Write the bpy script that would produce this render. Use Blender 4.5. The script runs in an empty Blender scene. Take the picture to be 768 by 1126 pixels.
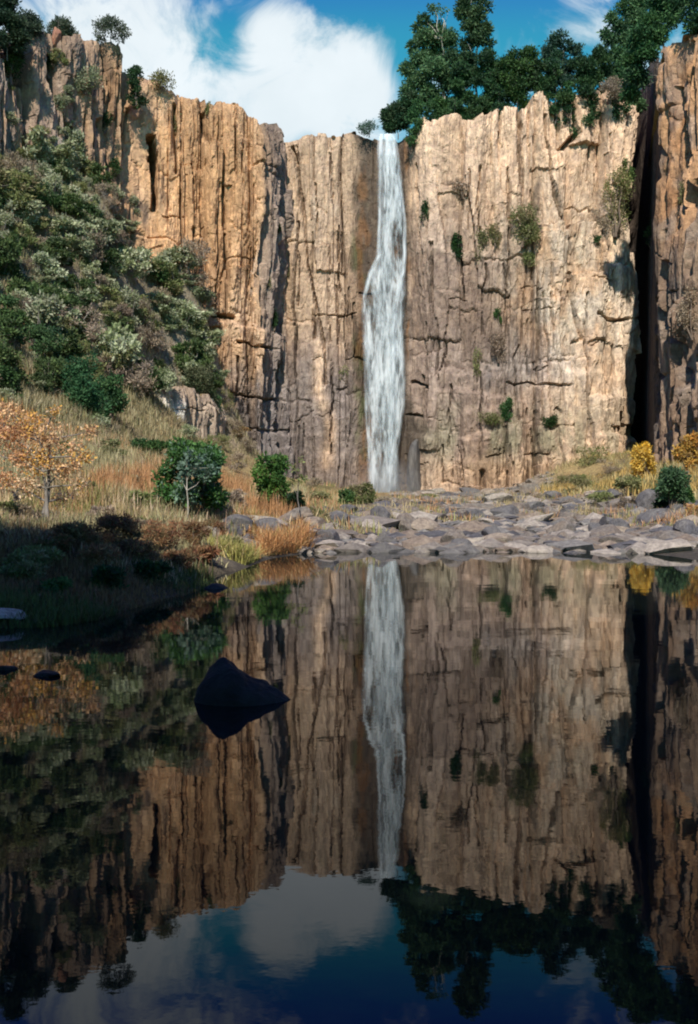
import bpy, bmesh, math, random
import numpy as np
from mathutils import Vector, Matrix
from mathutils.bvhtree import BVHTree

# ------------------------------------------------------------------ camera, sky, sun, exposure
scene = bpy.context.scene
CAM_H, PITCH, FPX = 1.6, math.atan(23.0 / 1095.0), 1095.0
cam_d = bpy.data.cameras.new("camera")
cam = bpy.data.objects.new("camera", cam_d)
scene.collection.objects.link(cam)
cam.location = (0, 0, CAM_H)
cam.rotation_euler = (math.radians(90) - PITCH, 0, 0)
cam_d.sensor_fit = 'VERTICAL'
cam_d.sensor_height = 36.0
cam_d.lens = 36.0 * FPX / 1126.0
cam_d.clip_start = 0.05
cam_d.clip_end = 3000
scene.camera = cam

SUN_EL, SUN_AZ = math.radians(46), math.radians(8.5)     # sun stands behind the camera, a little to its left
to_sun = Vector((-math.sin(SUN_AZ) * math.cos(SUN_EL), -math.cos(SUN_AZ) * math.cos(SUN_EL), math.sin(SUN_EL)))
sun_d = bpy.data.lights.new("sun", 'SUN')
sun_d.energy = 4.5
sun_d.angle = math.radians(0.5)
sun_d.color = (1.0, 0.93, 0.82)
sun = bpy.data.objects.new("sun", sun_d)
scene.collection.objects.link(sun)
sun.rotation_euler = to_sun.to_track_quat('Z', 'Y').to_euler()
sun.location = (0, -30, 60)

world = bpy.data.worlds.new("World")
scene.world = world
world.use_nodes = True
SKY_STRENGTH = 0.08
scene.view_settings.view_transform = 'Standard'
scene.view_settings.look = 'None'
scene.view_settings.exposure = 0.5
scene.view_settings.gamma = 1.0
scene.cycles.filter_width = 2.0
scene.cycles.max_bounces = 7
scene.cycles.diffuse_bounces = 3
scene.cycles.glossy_bounces = 3
scene.cycles.transparent_max_bounces = 16
scene.cycles.caustics_reflective = False
scene.cycles.caustics_refractive = False


def build_world():
    nt = world.node_tree
    N, L = nt.nodes, nt.links
    N.clear()
    out = N.new('ShaderNodeOutputWorld')
    bg = N.new('ShaderNodeBackground')
    sky = N.new('ShaderNodeTexSky')
    sky.sky_type = 'NISHITA'
    sky.sun_disc = False
    sky.sun_elevation = SUN_EL
    sky.sun_rotation = math.radians(180) + SUN_AZ
    sky.altitude = 900
    sky.air_density = 1.0
    sky.dust_density = 0.4
    sky.ozone_density = 1.6
    tc = N.new('ShaderNodeTexCoord')
    sep = N.new('ShaderNodeSeparateXYZ')
    L.new(tc.outputs['Generated'], sep.inputs[0])

    def m(op, a, b=None, c=None):
        n = N.new('ShaderNodeMath')
        n.operation = op
        for i, v in enumerate((a, b, c)):
            if v is None:
                continue
            if isinstance(v, (int, float)):
                n.inputs[i].default_value = v
            else:
                L.new(v, n.inputs[i])
        return n.outputs[0]
    ay = m('MAXIMUM', m('ABSOLUTE', sep.outputs[1]), 0.12)
    u = m('DIVIDE', sep.outputs[0], ay)        # tangent of azimuth
    v = m('DIVIDE', sep.outputs[2], ay)        # tangent of elevation
    comb = N.new('ShaderNodeCombineXYZ')
    L.new(u, comb.inputs[0]); L.new(v, comb.inputs[1])
    nz = N.new('ShaderNodeTexNoise')
    nz.inputs['Scale'].default_value = 11.0
    nz.inputs['Detail'].default_value = 9
    nz.inputs['Roughness'].default_value = 0.62
    nz.inputs['Distortion'].default_value = 0.8
    L.new(comb.outputs[0], nz.inputs['Vector'])
    # soft cloud banks, given by azimuth and elevation tangents
    banks = [(-.34, .46, .15, .09, .75), (-.20, .41, .13, .06, .6), (-.06, .395, .085, .06, .72), (.01, .395, .045, .055, .75),
             (-.075, .45, .02, .035, .45), (-.005, .455, .02, .03, .35), (-.125, .45, .022, .032, -.75), (.245, .455, .035, .012, .55), (.205, .48, .03, .012, .3),
             (.14, .455, .012, .03, .22), (.0, .50, .10, .025, -.5), (.12, .47, .07, .05, -.45), (-.2, .5, .05, .05, .35), (.26, .495, .03, .012, .5), (.14, .405, .08, .012, .35), (.05, .445, .03, .05, -.4)]
    total = None
    for (cx, cy, sx, sy, w) in banks:
        dx = m('DIVIDE', m('SUBTRACT', u, cx), sx)
        dy = m('DIVIDE', m('SUBTRACT', v, cy), sy)
        r = m('ADD', m('MULTIPLY', dx, dx), m('MULTIPLY', dy, dy))
        g = m('MULTIPLY', m('EXPONENT', m('MULTIPLY', r, -0.7)), w)
        total = g if total is None else m('ADD', total, g)
    dens = m('ADD', total, m('MULTIPLY', m('SUBTRACT', nz.outputs[0], 0.5), 3.4))
    mr = N.new('ShaderNodeMapRange')
    mr.interpolation_type = 'SMOOTHSTEP'
    mr.inputs['From Min'].default_value = -0.05
    mr.inputs['From Max'].default_value = 1.05
    L.new(dens, mr.inputs['Value'])
    # the film's cyan cast on the open sky
    tint = N.new('ShaderNodeMix')
    tint.data_type = 'RGBA'; tint.blend_type = 'MULTIPLY'
    tint.inputs[0].default_value = 1.0
    L.new(sky.outputs[0], tint.inputs[6])
    hi = N.new('ShaderNodeMapRange'); hi.interpolation_type = 'SMOOTHSTEP'
    hi.inputs['From Min'].default_value = .44; hi.inputs['From Max'].default_value = .56
    L.new(v, hi.inputs['Value'])
    tm = N.new('ShaderNodeMix'); tm.data_type = 'RGBA'
    L.new(hi.outputs[0], tm.inputs[0])
    tm.inputs[6].default_value = (0.26, 1.42, 1.25, 1); tm.inputs[7].default_value = (0.24, 0.52, 1.55, 1)
    L.new(tm.outputs[2], tint.inputs[7])
    # cloud colour, brighter on thick parts
    n2 = N.new('ShaderNodeTexNoise')
    n2.inputs['Scale'].default_value = 9.0
    n2.inputs['Detail'].default_value = 5
    L.new(comb.outputs[0], n2.inputs['Vector'])
    cr = N.new('ShaderNodeMix'); cr.data_type = 'RGBA'
    L.new(n2.outputs[0], cr.inputs[0])
    cr.inputs[6].default_value = (6.2, 7.0, 7.4, 1)
    cr.inputs[7].default_value = (9.0, 9.5, 9.8, 1)
    mix = N.new('ShaderNodeMix'); mix.data_type = 'RGBA'
    L.new(m('MULTIPLY', mr.outputs[0], 0.95), mix.inputs[0])
    L.new(tint.outputs[2], mix.inputs[6]); L.new(cr.outputs[2], mix.inputs[7])
    L.new(mix.outputs[2], bg.inputs[0])
    bg.inputs[1].default_value = SKY_STRENGTH
    L.new(bg.outputs[0], out.inputs[0])


build_world()

# ------------------------------------------------------------------ small maths helpers
SP, CP = math.sin(PITCH), math.cos(PITCH)


def P(px, py, d):
    """point seen at (px, py) of the 768 x 1126 picture, d metres ahead"""
    a, b = (px - 384.0) / FPX, (563.0 - py) / FPX
    k = d / (CP + b * SP)
    return np.array((a * k, d, CAM_H + (-SP + b * CP) * k))


def proj(x, y, z):
    y = np.maximum(y, 0.1)
    zz = z - CAM_H
    f = y * CP - zz * SP
    up = y * SP + zz * CP
    return 384 + FPX * x / f, 563 - FPX * up / f


def hsh(i, j=0, seed=0):
    i = np.asarray(i).astype(np.int64); j = np.asarray(j).astype(np.int64)
    h = (i * 374761393 + j * 668265263 + seed * 2147483647 + 974711) & 0xFFFFFFFF
    h = ((h ^ (h >> 13)) * 1274126177) & 0xFFFFFFFF
    h = ((h ^ (h >> 15)) * 2246822519) & 0xFFFFFFFF
    h = h ^ (h >> 16)
    return (h & 0xFFFFFF) / float(0xFFFFFF)


def vn(x, y, seed=0):
    x = np.asarray(x, float); y = np.asarray(y, float) + 0 * x
    x = x + 0 * y
    i, j = np.floor(x), np.floor(y)
    fx, fy = x - i, y - j
    fx = fx * fx * fx * (fx * (fx * 6 - 15) + 10); fy = fy * fy * fy * (fy * (fy * 6 - 15) + 10)
    a = hsh(i, j, seed); b = hsh(i + 1, j, seed); c = hsh(i, j + 1, seed); d = hsh(i + 1, j + 1, seed)
    return (a + (b - a) * fx) * (1 - fy) + (c + (d - c) * fx) * fy


def fbm(x, y, seed=0, o=4, g=0.5):
    s, a, t = 0, 1.0, 0
    for k in range(o):
        s = s + a * (vn(x * 2 ** k + 17.3 * k, y * 2 ** k - 9.1 * k, seed + k) - 0.5) * 2
        t += a; a *= g
    return s / t


def sstep(a, b, x):
    t = np.clip((x - a) / (b - a), 0, 1)
    return t * t * (3 - 2 * t)


def lerp3(c0, c1, t):
    return c0 * (1 - t[..., None]) + np.array(c1) * t[..., None]


# ------------------------------------------------------------------ object helpers
def link(o, parent=None):
    scene.collection.objects.link(o)
    if parent is not None:
        o.parent = parent
    return o


def mk_mesh(name, verts, faces, mats=(), cols=None, smooth=True, fmat=None, uv=None):
    """faces: list of (n,k) int arrays"""
    me = bpy.data.meshes.new(name)
    verts = np.asarray(verts, dtype=np.float32)
    me.vertices.add(len(verts))
    me.vertices.foreach_set('co', verts.ravel())
    faces = [np.asarray(f, dtype=np.int32) for f in faces if len(f)]
    nl = sum(f.size for f in faces); npoly = sum(len(f) for f in faces)
    me.loops.add(nl); me.polygons.add(npoly)
    me.loops.foreach_set('vertex_index', np.concatenate([f.ravel() for f in faces]))
    starts, tot, c = [], [], 0
    for f in faces:
        k = f.shape[1]
        starts.append(c + np.arange(len(f)) * k); tot.append(np.full(len(f), k)); c += f.size
    me.polygons.foreach_set('loop_start', np.concatenate(starts).astype(np.int32))
    me.polygons.foreach_set('loop_total', np.concatenate(tot).astype(np.int32))
    if fmat is not None:
        me.polygons.foreach_set('material_index', np.asarray(fmat, dtype=np.int32))
    me.update(calc_edges=True)
    me.validate()
    if cols is not None:
        at = me.color_attributes.new('Col', 'FLOAT_COLOR', 'POINT')
        c4 = np.ones((len(verts), 4), dtype=np.float32); c4[:, :3] = cols
        at.data.foreach_set('color', c4.ravel())
    if uv is not None:
        at = me.attributes.new('fall_uv', 'FLOAT_VECTOR', 'POINT')
        u3 = np.zeros((len(verts), 3), dtype=np.float32); u3[:, :uv.shape[1]] = uv
        at.data.foreach_set('vector', u3.ravel())
    me.polygons.foreach_set('use_smooth', np.full(npoly, smooth))
    for m_ in mats:
        me.materials.append(m_)
    return me


def mobj(name, me, parent=None, **props):
    o = bpy.data.objects.new(name, me)
    link(o, parent)
    for k, v in props.items():
        o[k] = v
    return o


def tag(o, label, cat, group=None, kind=None):
    o['label'] = label; o['category'] = cat
    if group: o['group'] = group
    if kind: o['kind'] = kind
    return o


# ------------------------------------------------------------------ materials
def new_mat(name):
    m = bpy.data.materials.new(name); m.use_nodes = True
    nt = m.node_tree
    return m, nt.nodes, nt.links, nt.nodes['Principled BSDF']


def rock_mat(name, sc=(1, 1, 0.16), bump=0.5, fine=1.0, rough=0.85):
    m, N, L, B = new_mat(name)
    at = N.new('ShaderNodeAttribute'); at.attribute_name = 'Col'
    tc = N.new('ShaderNodeTexCoord')
    mp = N.new('ShaderNodeMapping'); mp.inputs['Scale'].default_value = sc
    L.new(tc.outputs['Object'], mp.inputs[0])
    n1 = N.new('ShaderNodeTexNoise'); n1.inputs['Scale'].default_value = 2.6 * fine; n1.inputs['Detail'].default_value = 8; n1.inputs['Roughness'].default_value = .68
    L.new(mp.outputs[0], n1.inputs['Vector'])
    n2 = N.new('ShaderNodeTexNoise'); n2.inputs['Scale'].default_value = 1.7 * fine; n2.inputs['Detail'].default_value = 7; n2.inputs['Roughness'].default_value = .7
    L.new(tc.outputs['Object'], n2.inputs['Vector'])
    vo = N.new('ShaderNodeTexVoronoi'); vo.inputs['Scale'].default_value = 1.5 * fine; vo.feature = 'DISTANCE_TO_EDGE'
    mp2 = N.new('ShaderNodeMapping'); mp2.inputs['Scale'].default_value = (1, 1, sc[2] * 1.6)
    wn = N.new('ShaderNodeMix'); wn.data_type = 'VECTOR'; wn.inputs[0].default_value = 0.18
    L.new(tc.outputs['Object'], mp2.inputs[0]); L.new(mp2.outputs[0], wn.inputs[4]); L.new(n2.outputs[1], wn.inputs[5]); L.new(wn.outputs[1], vo.inputs['Vector'])
    cr = N.new('ShaderNodeValToRGB')
    e = cr.color_ramp.elements
    e[0].position = .30; e[0].color = (.60, .58, .57, 1); e[1].position = .70; e[1].color = (1.26, 1.25, 1.2, 1)
    L.new(n1.outputs[0], cr.inputs[0])
    cr2 = N.new('ShaderNodeValToRGB')
    e = cr2.color_ramp.elements
    e[0].position = .3; e[0].color = (.62, .60, .62, 1); e[1].position = .66; e[1].color = (1.22, 1.2, 1.14, 1)
    L.new(n2.outputs[0], cr2.inputs[0])
    mu = N.new('ShaderNodeMix'); mu.data_type = 'RGBA'; mu.blend_type = 'MULTIPLY'; mu.inputs[0].default_value = 1
    L.new(at.outputs['Color'], mu.inputs[6]); L.new(cr.outputs[0], mu.inputs[7])
    mv = N.new('ShaderNodeMix'); mv.data_type = 'RGBA'; mv.blend_type = 'MULTIPLY'; mv.inputs[0].default_value = 1
    L.new(mu.outputs[2], mv.inputs[6]); L.new(cr2.outputs[0], mv.inputs[7])
    L.new(mv.outputs[2], B.inputs['Base Color'])
    B.inputs['Roughness'].default_value = rough
    B.inputs['Specular IOR Level'].default_value = 0.25
    mr = N.new('ShaderNodeMapRange'); mr.inputs['From Max'].default_value = .06
    L.new(vo.outputs[0], mr.inputs['Value'])
    ad = N.new('ShaderNodeMath'); ad.operation = 'MULTIPLY_ADD'; ad.inputs[1].default_value = .2
    L.new(mr.outputs[0], ad.inputs[0]); L.new(n1.outputs[0], ad.inputs[2])
    ad2 = N.new('ShaderNodeMath'); ad2.operation = 'ADD'; L.new(ad.outputs[0], ad2.inputs[0]); L.new(n2.outputs[0], ad2.inputs[1])
    bp = N.new('ShaderNodeBump'); bp.inputs['Strength'].default_value = bump; bp.inputs['Distance'].default_value = .35 / fine
    L.new(ad2.outputs[0], bp.inputs['Height']); L.new(bp.outputs[0], B.inputs['Normal'])
    return m


M = {}
M['cliff'] = rock_mat('cliff_rock', (1, 1, .34), .55, .9)
M['boulder'] = rock_mat('boulder_rock', (1, 1, .8), .5, 2.6, .75)
M['ground'] = rock_mat('bank_soil', (1, 1, 1), .8, 1.6, .95)


def leaf_mat(name, trans=.3, var=.45):
    m, N, L, B = new_mat(name)
    at = N.new('ShaderNodeAttribute'); at.attribute_name = 'Col'
    oi = N.new('ShaderNodeObjectInfo')
    mr = N.new('ShaderNodeMapRange'); mr.inputs['To Min'].default_value = 1 - var / 2; mr.inputs['To Max'].default_value = 1 + var / 2
    L.new(oi.outputs['Random'], mr.inputs['Value'])
    hs = N.new('ShaderNodeHueSaturation')
    mh = N.new('ShaderNodeMapRange'); mh.inputs['To Min'].default_value = .487; mh.inputs['To Max'].default_value = .513
    wn = N.new('ShaderNodeTexWhiteNoise'); wn.noise_dimensions = '1D'
    L.new(oi.outputs['Random'], wn.inputs['W']); L.new(wn.outputs[0], mh.inputs['Value'])
    L.new(mh.outputs[0], hs.inputs['Hue']); L.new(mr.outputs[0], hs.inputs['Value']); L.new(at.outputs['Color'], hs.inputs['Color'])
    L.new(hs.outputs[0], B.inputs['Base Color'])
    B.inputs['Roughness'].default_value = .65; B.inputs['Specular IOR Level'].default_value = .25
    tr = N.new('ShaderNodeBsdfTranslucent'); L.new(hs.outputs[0], tr.inputs[0])
    mx = N.new('ShaderNodeMixShader'); mx.inputs[0].default_value = trans
    L.new(B.outputs[0], mx.inputs[1]); L.new(tr.outputs[0], mx.inputs[2])
    L.new(mx.outputs[0], N['Material Output'].inputs[0])
    return m


M['leaf'] = leaf_mat('leaves')
M['grass'] = leaf_mat('dry_grass', .25, 0)


def bark_mat(name, c):
    m, N, L, B = new_mat(name)
    tc = N.new('ShaderNodeTexCoord'); n = N.new('ShaderNodeTexNoise'); n.inputs['Scale'].default_value = 6; n.inputs['Detail'].default_value = 6
    L.new(tc.outputs['Object'], n.inputs['Vector'])
    cr = N.new('ShaderNodeValToRGB'); e = cr.color_ramp.elements
    e[0].position = .3; e[0].color = (c[0] * .5, c[1] * .5, c[2] * .5, 1); e[1].position = .7; e[1].color = (*c, 1)
    L.new(n.outputs[0], cr.inputs[0]); L.new(cr.outputs[0], B.inputs['Base Color'])
    B.inputs['Roughness'].default_value = .9
    return m


M['bark'] = bark_mat('bark_brown', (.20, .15, .11))
M['bark_pale'] = bark_mat('bark_pale', (.50, .46, .38))
M['bark_grey'] = bark_mat('bark_grey', (.22, .195, .165))


def water_mat():
    m, N, L, B = new_mat('pool_water')
    B.inputs['Base Color'].default_value = (.006, .009, .008, 1)
    B.inputs['Roughness'].default_value = .015
    B.inputs['IOR'].default_value = 1.333
    B.inputs['Specular IOR Level'].default_value = .36
    tc = N.new('ShaderNodeTexCoord')
    mp = N.new('ShaderNodeMapping'); mp.inputs['Scale'].default_value = (.9, 1.2, 1)
    L.new(tc.outputs['Object'], mp.inputs[0])
    n = N.new('ShaderNodeTexNoise'); n.inputs['Scale'].default_value = 1.6; n.inputs['Detail'].default_value = 5; n.inputs['Roughness'].default_value = .5
    L.new(mp.outputs[0], n.inputs['Vector'])
    n3 = N.new('ShaderNodeTexNoise'); n3.inputs['Scale'].default_value = 14; n3.inputs['Detail'].default_value = 3
    L.new(mp.outputs[0], n3.inputs['Vector'])
    a = N.new('ShaderNodeMath'); a.operation = 'MULTIPLY_ADD'; a.inputs[1].default_value = .05
    L.new(n3.outputs[0], a.inputs[0]); L.new(n.outputs[0], a.inputs[2])
    bp = N.new('ShaderNodeBump'); bp.inputs['Strength'].default_value = .5; bp.inputs['Distance'].default_value = .0024
    L.new(a.outputs[0], bp.inputs['Height']); L.new(bp.outputs[0], B.inputs['Normal'])
    return m


M['water'] = water_mat()


def fall_mat():
    m, N, L, B = new_mat('falling_water')
    at = N.new('ShaderNodeAttribute'); at.attribute_name = 'fall_uv'
    sep = N.new('ShaderNodeSeparateXYZ'); L.new(at.outputs['Vector'], sep.inputs[0])
    mp = N.new('ShaderNodeMapping'); mp.inputs['Scale'].default_value = (1, .16, 1)
    L.new(at.outputs['Vector'], mp.inputs[0])
    n = N.new('ShaderNodeTexNoise'); n.inputs['Scale'].default_value = 1.3; n.inputs['Detail'].default_value = 6; n.inputs['Roughness'].default_value = .6; n.inputs['Distortion'].default_value = .3
    L.new(mp.outputs[0], n.inputs['Vector'])
    n2 = N.new('ShaderNodeTexNoise'); n2.inputs['Scale'].default_value = 5.5; n2.inputs['Detail'].default_value = 4; n2.inputs['Roughness'].default_value = .6
    L.new(mp.outputs[0], n2.inputs['Vector'])
    mi = N.new('ShaderNodeMath'); mi.operation = 'MULTIPLY_ADD'; mi.inputs[1].default_value = .45
    L.new(n2.outputs[0], mi.inputs[0]); L.new(n.outputs[0], mi.inputs[2])
    mr = N.new('ShaderNodeMapRange'); mr.interpolation_type = 'SMOOTHSTEP'
    mr.inputs['From Min'].default_value = .56; mr.inputs['From Max'].default_value = .92
    mr.inputs['To Min'].default_value = .05
    L.new(mi.outputs[0], mr.inputs['Value'])
    cov = N.new('ShaderNodeMath'); cov.operation = 'MULTIPLY'
    L.new(mr.outputs[0], cov.inputs[0]); L.new(sep.outputs[2], cov.inputs[1])
    cr = N.new('ShaderNodeMix'); cr.data_type = 'RGBA'
    L.new(mr.outputs[0], cr.inputs[0]); cr.inputs[6].default_value = (.30, .40, .44, 1); cr.inputs[7].default_value = (.72, .78, .80, 1)
    L.new(cr.outputs[2], B.inputs['Base Color'])
    B.inputs['Roughness'].default_value = .6
    L.new(cov.outputs[0], B.inputs['Alpha'])
    return m


M['fall'] = fall_mat()

# ------------------------------------------------------------------ terrain: one sheet through surveyed points
ctrl = []
for (px, py) in [(0, 690), (60, 688), (130, 672), (180, 660), (215, 650), (240, 632), (300, 614), (350, 608), (400, 606), (500, 606), (620, 604), (700, 608), (768, 618), (850, 640)]:
    d = CAM_H * FPX / (py - 540.0)
    ctrl.append(((px - 384) / FPX * d, d, 0.0))
for a in [(0, 645, 14), (90, 602, 16.5), (160, 618, 17), (200, 604, 20), (-80, 640, 13), (50, 588, 20), (0, 560, 24), (120, 575, 24), (210, 565, 27), (240, 592, 24),
          (300, 562, 33), (330, 580, 30), (392, 560, 43), (440, 552, 60), (430, 543, 90), (150, 520, 38), (80, 520, 34), (100, 482, 46), (60, 462, 48), (0, 440, 45), (0, 400, 52),
          (-90, 380, 48), (150, 482, 60), (200, 482, 75), (255, 500, 85), (300, 520, 85), (340, 532, 88), (0, 300, 65), (60, 330, 68), (100, 300, 78), (60, 260, 76), (0, 200, 76),
          (110, 215, 86), (150, 300, 86), (205, 300, 91), (238, 390, 93), (130, 400, 68), (190, 405, 86), (120, 450, 62), (190, 430, 84), (190, 476, 79), (230, 430, 90), (235, 480, 84),
          (130, 262, 88), (150, 295, 89.5), (180, 312, 92), (222, 350, 94), (238, 420, 95), (80, 205, 86), (40, 190, 82), (-100, 250, 60), (-150, 160, 66), (-120, 450, 34), (-100, 540, 22), (480, 548, 75), (560, 546, 80), (640, 549, 70), (700, 556, 50), (765, 575, 36), (560, 576, 42), (480, 580, 38), (470, 592, 32),
          (620, 588, 35), (700, 592, 32), (620, 525, 92), (640, 506, 95), (690, 530, 82), (720, 520, 76), (768, 510, 62), (768, 542, 48), (840, 500, 52), (860, 560, 36), (540, 541, 95), (460, 541, 97), (690, 500, 94)]:
    ctrl.append(tuple(P(*a)))
ctrl += [(0, 5, -1.1), (-2, 11, -.7), (3, 15, -1.1), (7, 15, -.9), (-3.2, 6, -.8), (9, 6, -.9), (0, 0, -.7), (0, 20, -.7), (3, 24, -.45), (-5.6, 3, 0), (-8, 7, .6), (-12, 12, 1.6), (-9, 1, 1), (0, -3, -.2), (-5, -5, .5),
         (6, -4, .4), (0, -14, 2), (-18, -14, 3), (18, -14, 3), (12, 15, .0), (13, 8, .0), (11, 0, .1), (18, 8, 2), (20, 16, 2.5), (-20, 4, 3), (24, 30, 4), (32, 50, 7), (-30, 20, 6), (36, 80, 6), (0, 104, 1.5), (20, 104, 3), (-12, 104, 4)]
ctrl = np.array(ctrl)


def tps_fit(c, lam=0.02):
    n = len(c); xy = c[:, :2] / 30.0
    r = np.linalg.norm(xy[:, None] - xy[None], axis=2)
    K = np.where(r > 0, r * r * np.log(np.maximum(r, 1e-9)), 0) + lam * 1e-3 * np.eye(n)
    Pm = np.c_[np.ones(n), xy]
    A = np.zeros((n + 3, n + 3)); A[:n, :n] = K; A[:n, n:] = Pm; A[n:, :n] = Pm.T
    return np.linalg.solve(A, np.r_[c[:, 2], 0, 0, 0]), xy


TW, TXY = tps_fit(ctrl)


def ground_z(x, y):
    x = np.asarray(x, float); y = np.asarray(y, float)
    sh = np.broadcast(x, y).shape
    xc = np.clip(x + 0 * y, -38, 38).ravel(); yc = np.clip(y + 0 * x, -14, 102).ravel()
    z = np.zeros(len(xc))
    n = len(TXY)
    for k in range(0, len(xc), 20000):
        q = np.c_[xc[k:k + 20000], yc[k:k + 20000]] / 30.0
        r = np.linalg.norm(q[:, None] - TXY[None], axis=2)
        z[k:k + 20000] = np.where(r > 0, r * r * np.log(np.maximum(r, 1e-9)), 0) @ TW[:n] + TW[n] + q @ TW[n + 1:]
    z = z.reshape(sh)
    z = z + fbm(x * .35, y * .35, 3, 4) * (.10 + .5 * sstep(40, 80, y) * sstep(3, 12, z)) * sstep(-.8, .4, z) * np.where(np.abs(z) < .12, .4, 1)
    return z


def rocky_mask(x, y):
    px, _ = proj(x, y, 0 * x)
    lo = np.interp(y, [22, 26, 30, 45, 60, 90], [215, 250, 320, 400, 440, 440])
    hi = np.interp(y, [22, 30, 45, 60, 90], [900, 860, 770, 640, 600])
    return sstep(-25, 25, px - lo) * sstep(-25, 25, hi - px) * sstep(18, 22, y)


gx = np.r_[np.array([-400, -250, -150, -90, -60, -48]), np.arange(-40, 40.01, .36), np.array([48, 60, 90, 150, 250, 400])]
gy = np.r_[np.array([-400, -200, -90, -45, -25]), np.arange(-16, 45, .3), np.arange(45, 106, .45), np.array([120, 180, 300, 500])]
GX, GY = np.meshgrid(gx, gy)
GZ = ground_z(GX, GY)


def grid_faces(nr, nc):
    a = (np.arange(nr - 1)[:, None] * nc + np.arange(nc - 1)[None]).ravel()
    return np.c_[a, a + 1, a + nc + 1, a + nc]


def ground_col(x, y, z):
    straw = np.array((.34, .26, .13)); soil = np.array((.20, .13, .075)); green = np.array((.09, .11, .035)); grey = np.array((.27, .24, .21)); olive = np.array((.20, .19, .095))
    n = fbm(x * .5, y * .5, 21, 4)
    c = np.zeros(x.shape + (3,)) + straw
    c = lerp3(c, soil, sstep(-.1, .5, n))
    c = lerp3(c, green, sstep(.0, .5, fbm(x * .3, y * .3, 31, 3)) * .6)
    c = lerp3(c, (.23, .225, .125), sstep(6, 10, z) * .8)
    c = lerp3(c, grey, rocky_mask(x, y))
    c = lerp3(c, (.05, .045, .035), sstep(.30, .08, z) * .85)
    return c


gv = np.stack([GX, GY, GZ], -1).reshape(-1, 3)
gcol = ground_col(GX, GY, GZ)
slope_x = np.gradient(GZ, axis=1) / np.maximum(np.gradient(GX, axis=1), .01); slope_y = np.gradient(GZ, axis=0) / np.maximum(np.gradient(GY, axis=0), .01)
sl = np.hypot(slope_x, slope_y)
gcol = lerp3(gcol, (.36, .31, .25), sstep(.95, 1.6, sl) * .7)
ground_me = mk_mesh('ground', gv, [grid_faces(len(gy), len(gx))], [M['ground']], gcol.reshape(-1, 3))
mobj('ground', ground_me, kind='structure')

wm = mk_mesh('water', np.array([(-60, -20, 0), (60, -20, 0), (60, 60, 0), (-60, 60, 0)], float), [np.array([[0, 1, 2, 3]])], [M['water']])
mobj('water', wm, kind='structure')


# ------------------------------------------------------------------ cliffs
def columns(s, z, w, depth, crack, seed, lf=5.0):
    """jointed columns: flat-faced blocks with sharp edges, broken at different heights; returns offset and joint mask"""
    sw = s + .30 * w * fbm(z / (w * 5), s / (w * 6), seed + 5, 3)
    q = sw / w; q = q + .8 * (vn(q * .6, 0 * q, seed + 1) - .5)
    i = np.floor(q); f = q - i
    Lb = w * (lf * .5 + lf * 1.4 * hsh(i, 0 * i, seed + 2))
    sk = (hsh(i, 0 * i, seed + 12) - .5) * min(.9, 1.1 / w)
    zj = z / Lb + .22 * fbm(f * w * 1.3 + 7 * i, z / 3, seed + 31, 3) / Lb * 2.2 + 10 * hsh(i, 1 + 0 * i, seed + 3) + sk * (f - .5) * w / Lb * 1.6
    j = np.floor(zj); fj = zj - j
    off = hsh(i, j, seed + 4) - .5
    apex = .2 + .6 * hsh(i, j, seed + 6)
    roof = -np.where(f < apex, (apex - f) / apex, (f - apex) / (1 - apex)) * (.15 + .55 * hsh(i, j, seed + 10))
    right = f > .5
    edge = np.minimum(f, 1 - f)
    cw = .035 + .07 * vn(i + right, z / (w * 2.5), seed + 13)
    k = (hsh(i + right, 0 * i, seed + 7) ** 1.5) * sstep(.25, .75, vn((i + right) * 3.1, z / (w * 4), seed + 8)) * 1.8
    joint = np.clip(1 - edge / cw, 0, 1) * k
    brk = np.clip(1 - np.minimum(fj, 1 - fj) * Lb / .22, 0, 1) * (hsh(i, j + (fj > .5), seed + 14) > .6)
    return depth * (off + .6 * roof + .12 * (fj - .5)) - crack * joint - .32 * crack * brk, np.clip(joint, 0, 1), hsh(i, j, seed + 21) - .5


def plates(s, z, a, b, n, depth, seed):
    """broken plates: terraced anisotropic relief"""
    v = fbm(s / a, z / b, seed, 4, .55) * n
    r = np.floor(v); t = v - r
    return depth * (r + sstep(0, .16, t)) / n


def seg_dist(px, py, pts):
    d = np.full(px.shape, 1e9)
    for (x0, y0), (x1, y1) in zip(pts[:-1], pts[1:]):
        dx, dy = x1 - x0, y1 - y0
        t = np.clip(((px - x0) * dx + (py - y0) * dy) / (dx * dx + dy * dy), 0, 1)
        d = np.minimum(d, np.hypot(px - x0 - t * dx, py - y0 - t * dy))
    return d


def blob(px, py, cx, cy, sx, sy):
    return np.exp(-.5 * (((px - cx) / sx) ** 2 + ((py - cy) / sy) ** 2))


TAN, ORANGE, PEACH = (.56, .385, .255), (.60, .36, .19), (.72, .53, .38)
MAUVE, GREYB, DARK, PALE, RUST, WET, MOSS = (.33, .255, .215), (.21, .185, .18), (.07, .062, .06), (.60, .54, .46), (.40, .19, .085), (.085, .068, .055), (.10, .115, .05)


def base_col(s, z, px, py, seed):
    st = fbm(s / 1.3, z / 6, seed, 4, .6); big = fbm(s / 5, z / 14, seed + 11, 4)
    mid = fbm(s / 1.6, z / 3.2, seed + 21, 4, .6)
    c = np.zeros(s.shape + (3,)) + np.array(TAN)
    c = lerp3(c, ORANGE, sstep(-.1, .5, big) * .75)
    c = lerp3(c, PEACH, sstep(.05, .5, mid) * .5)
    return c, st, big, mid


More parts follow.
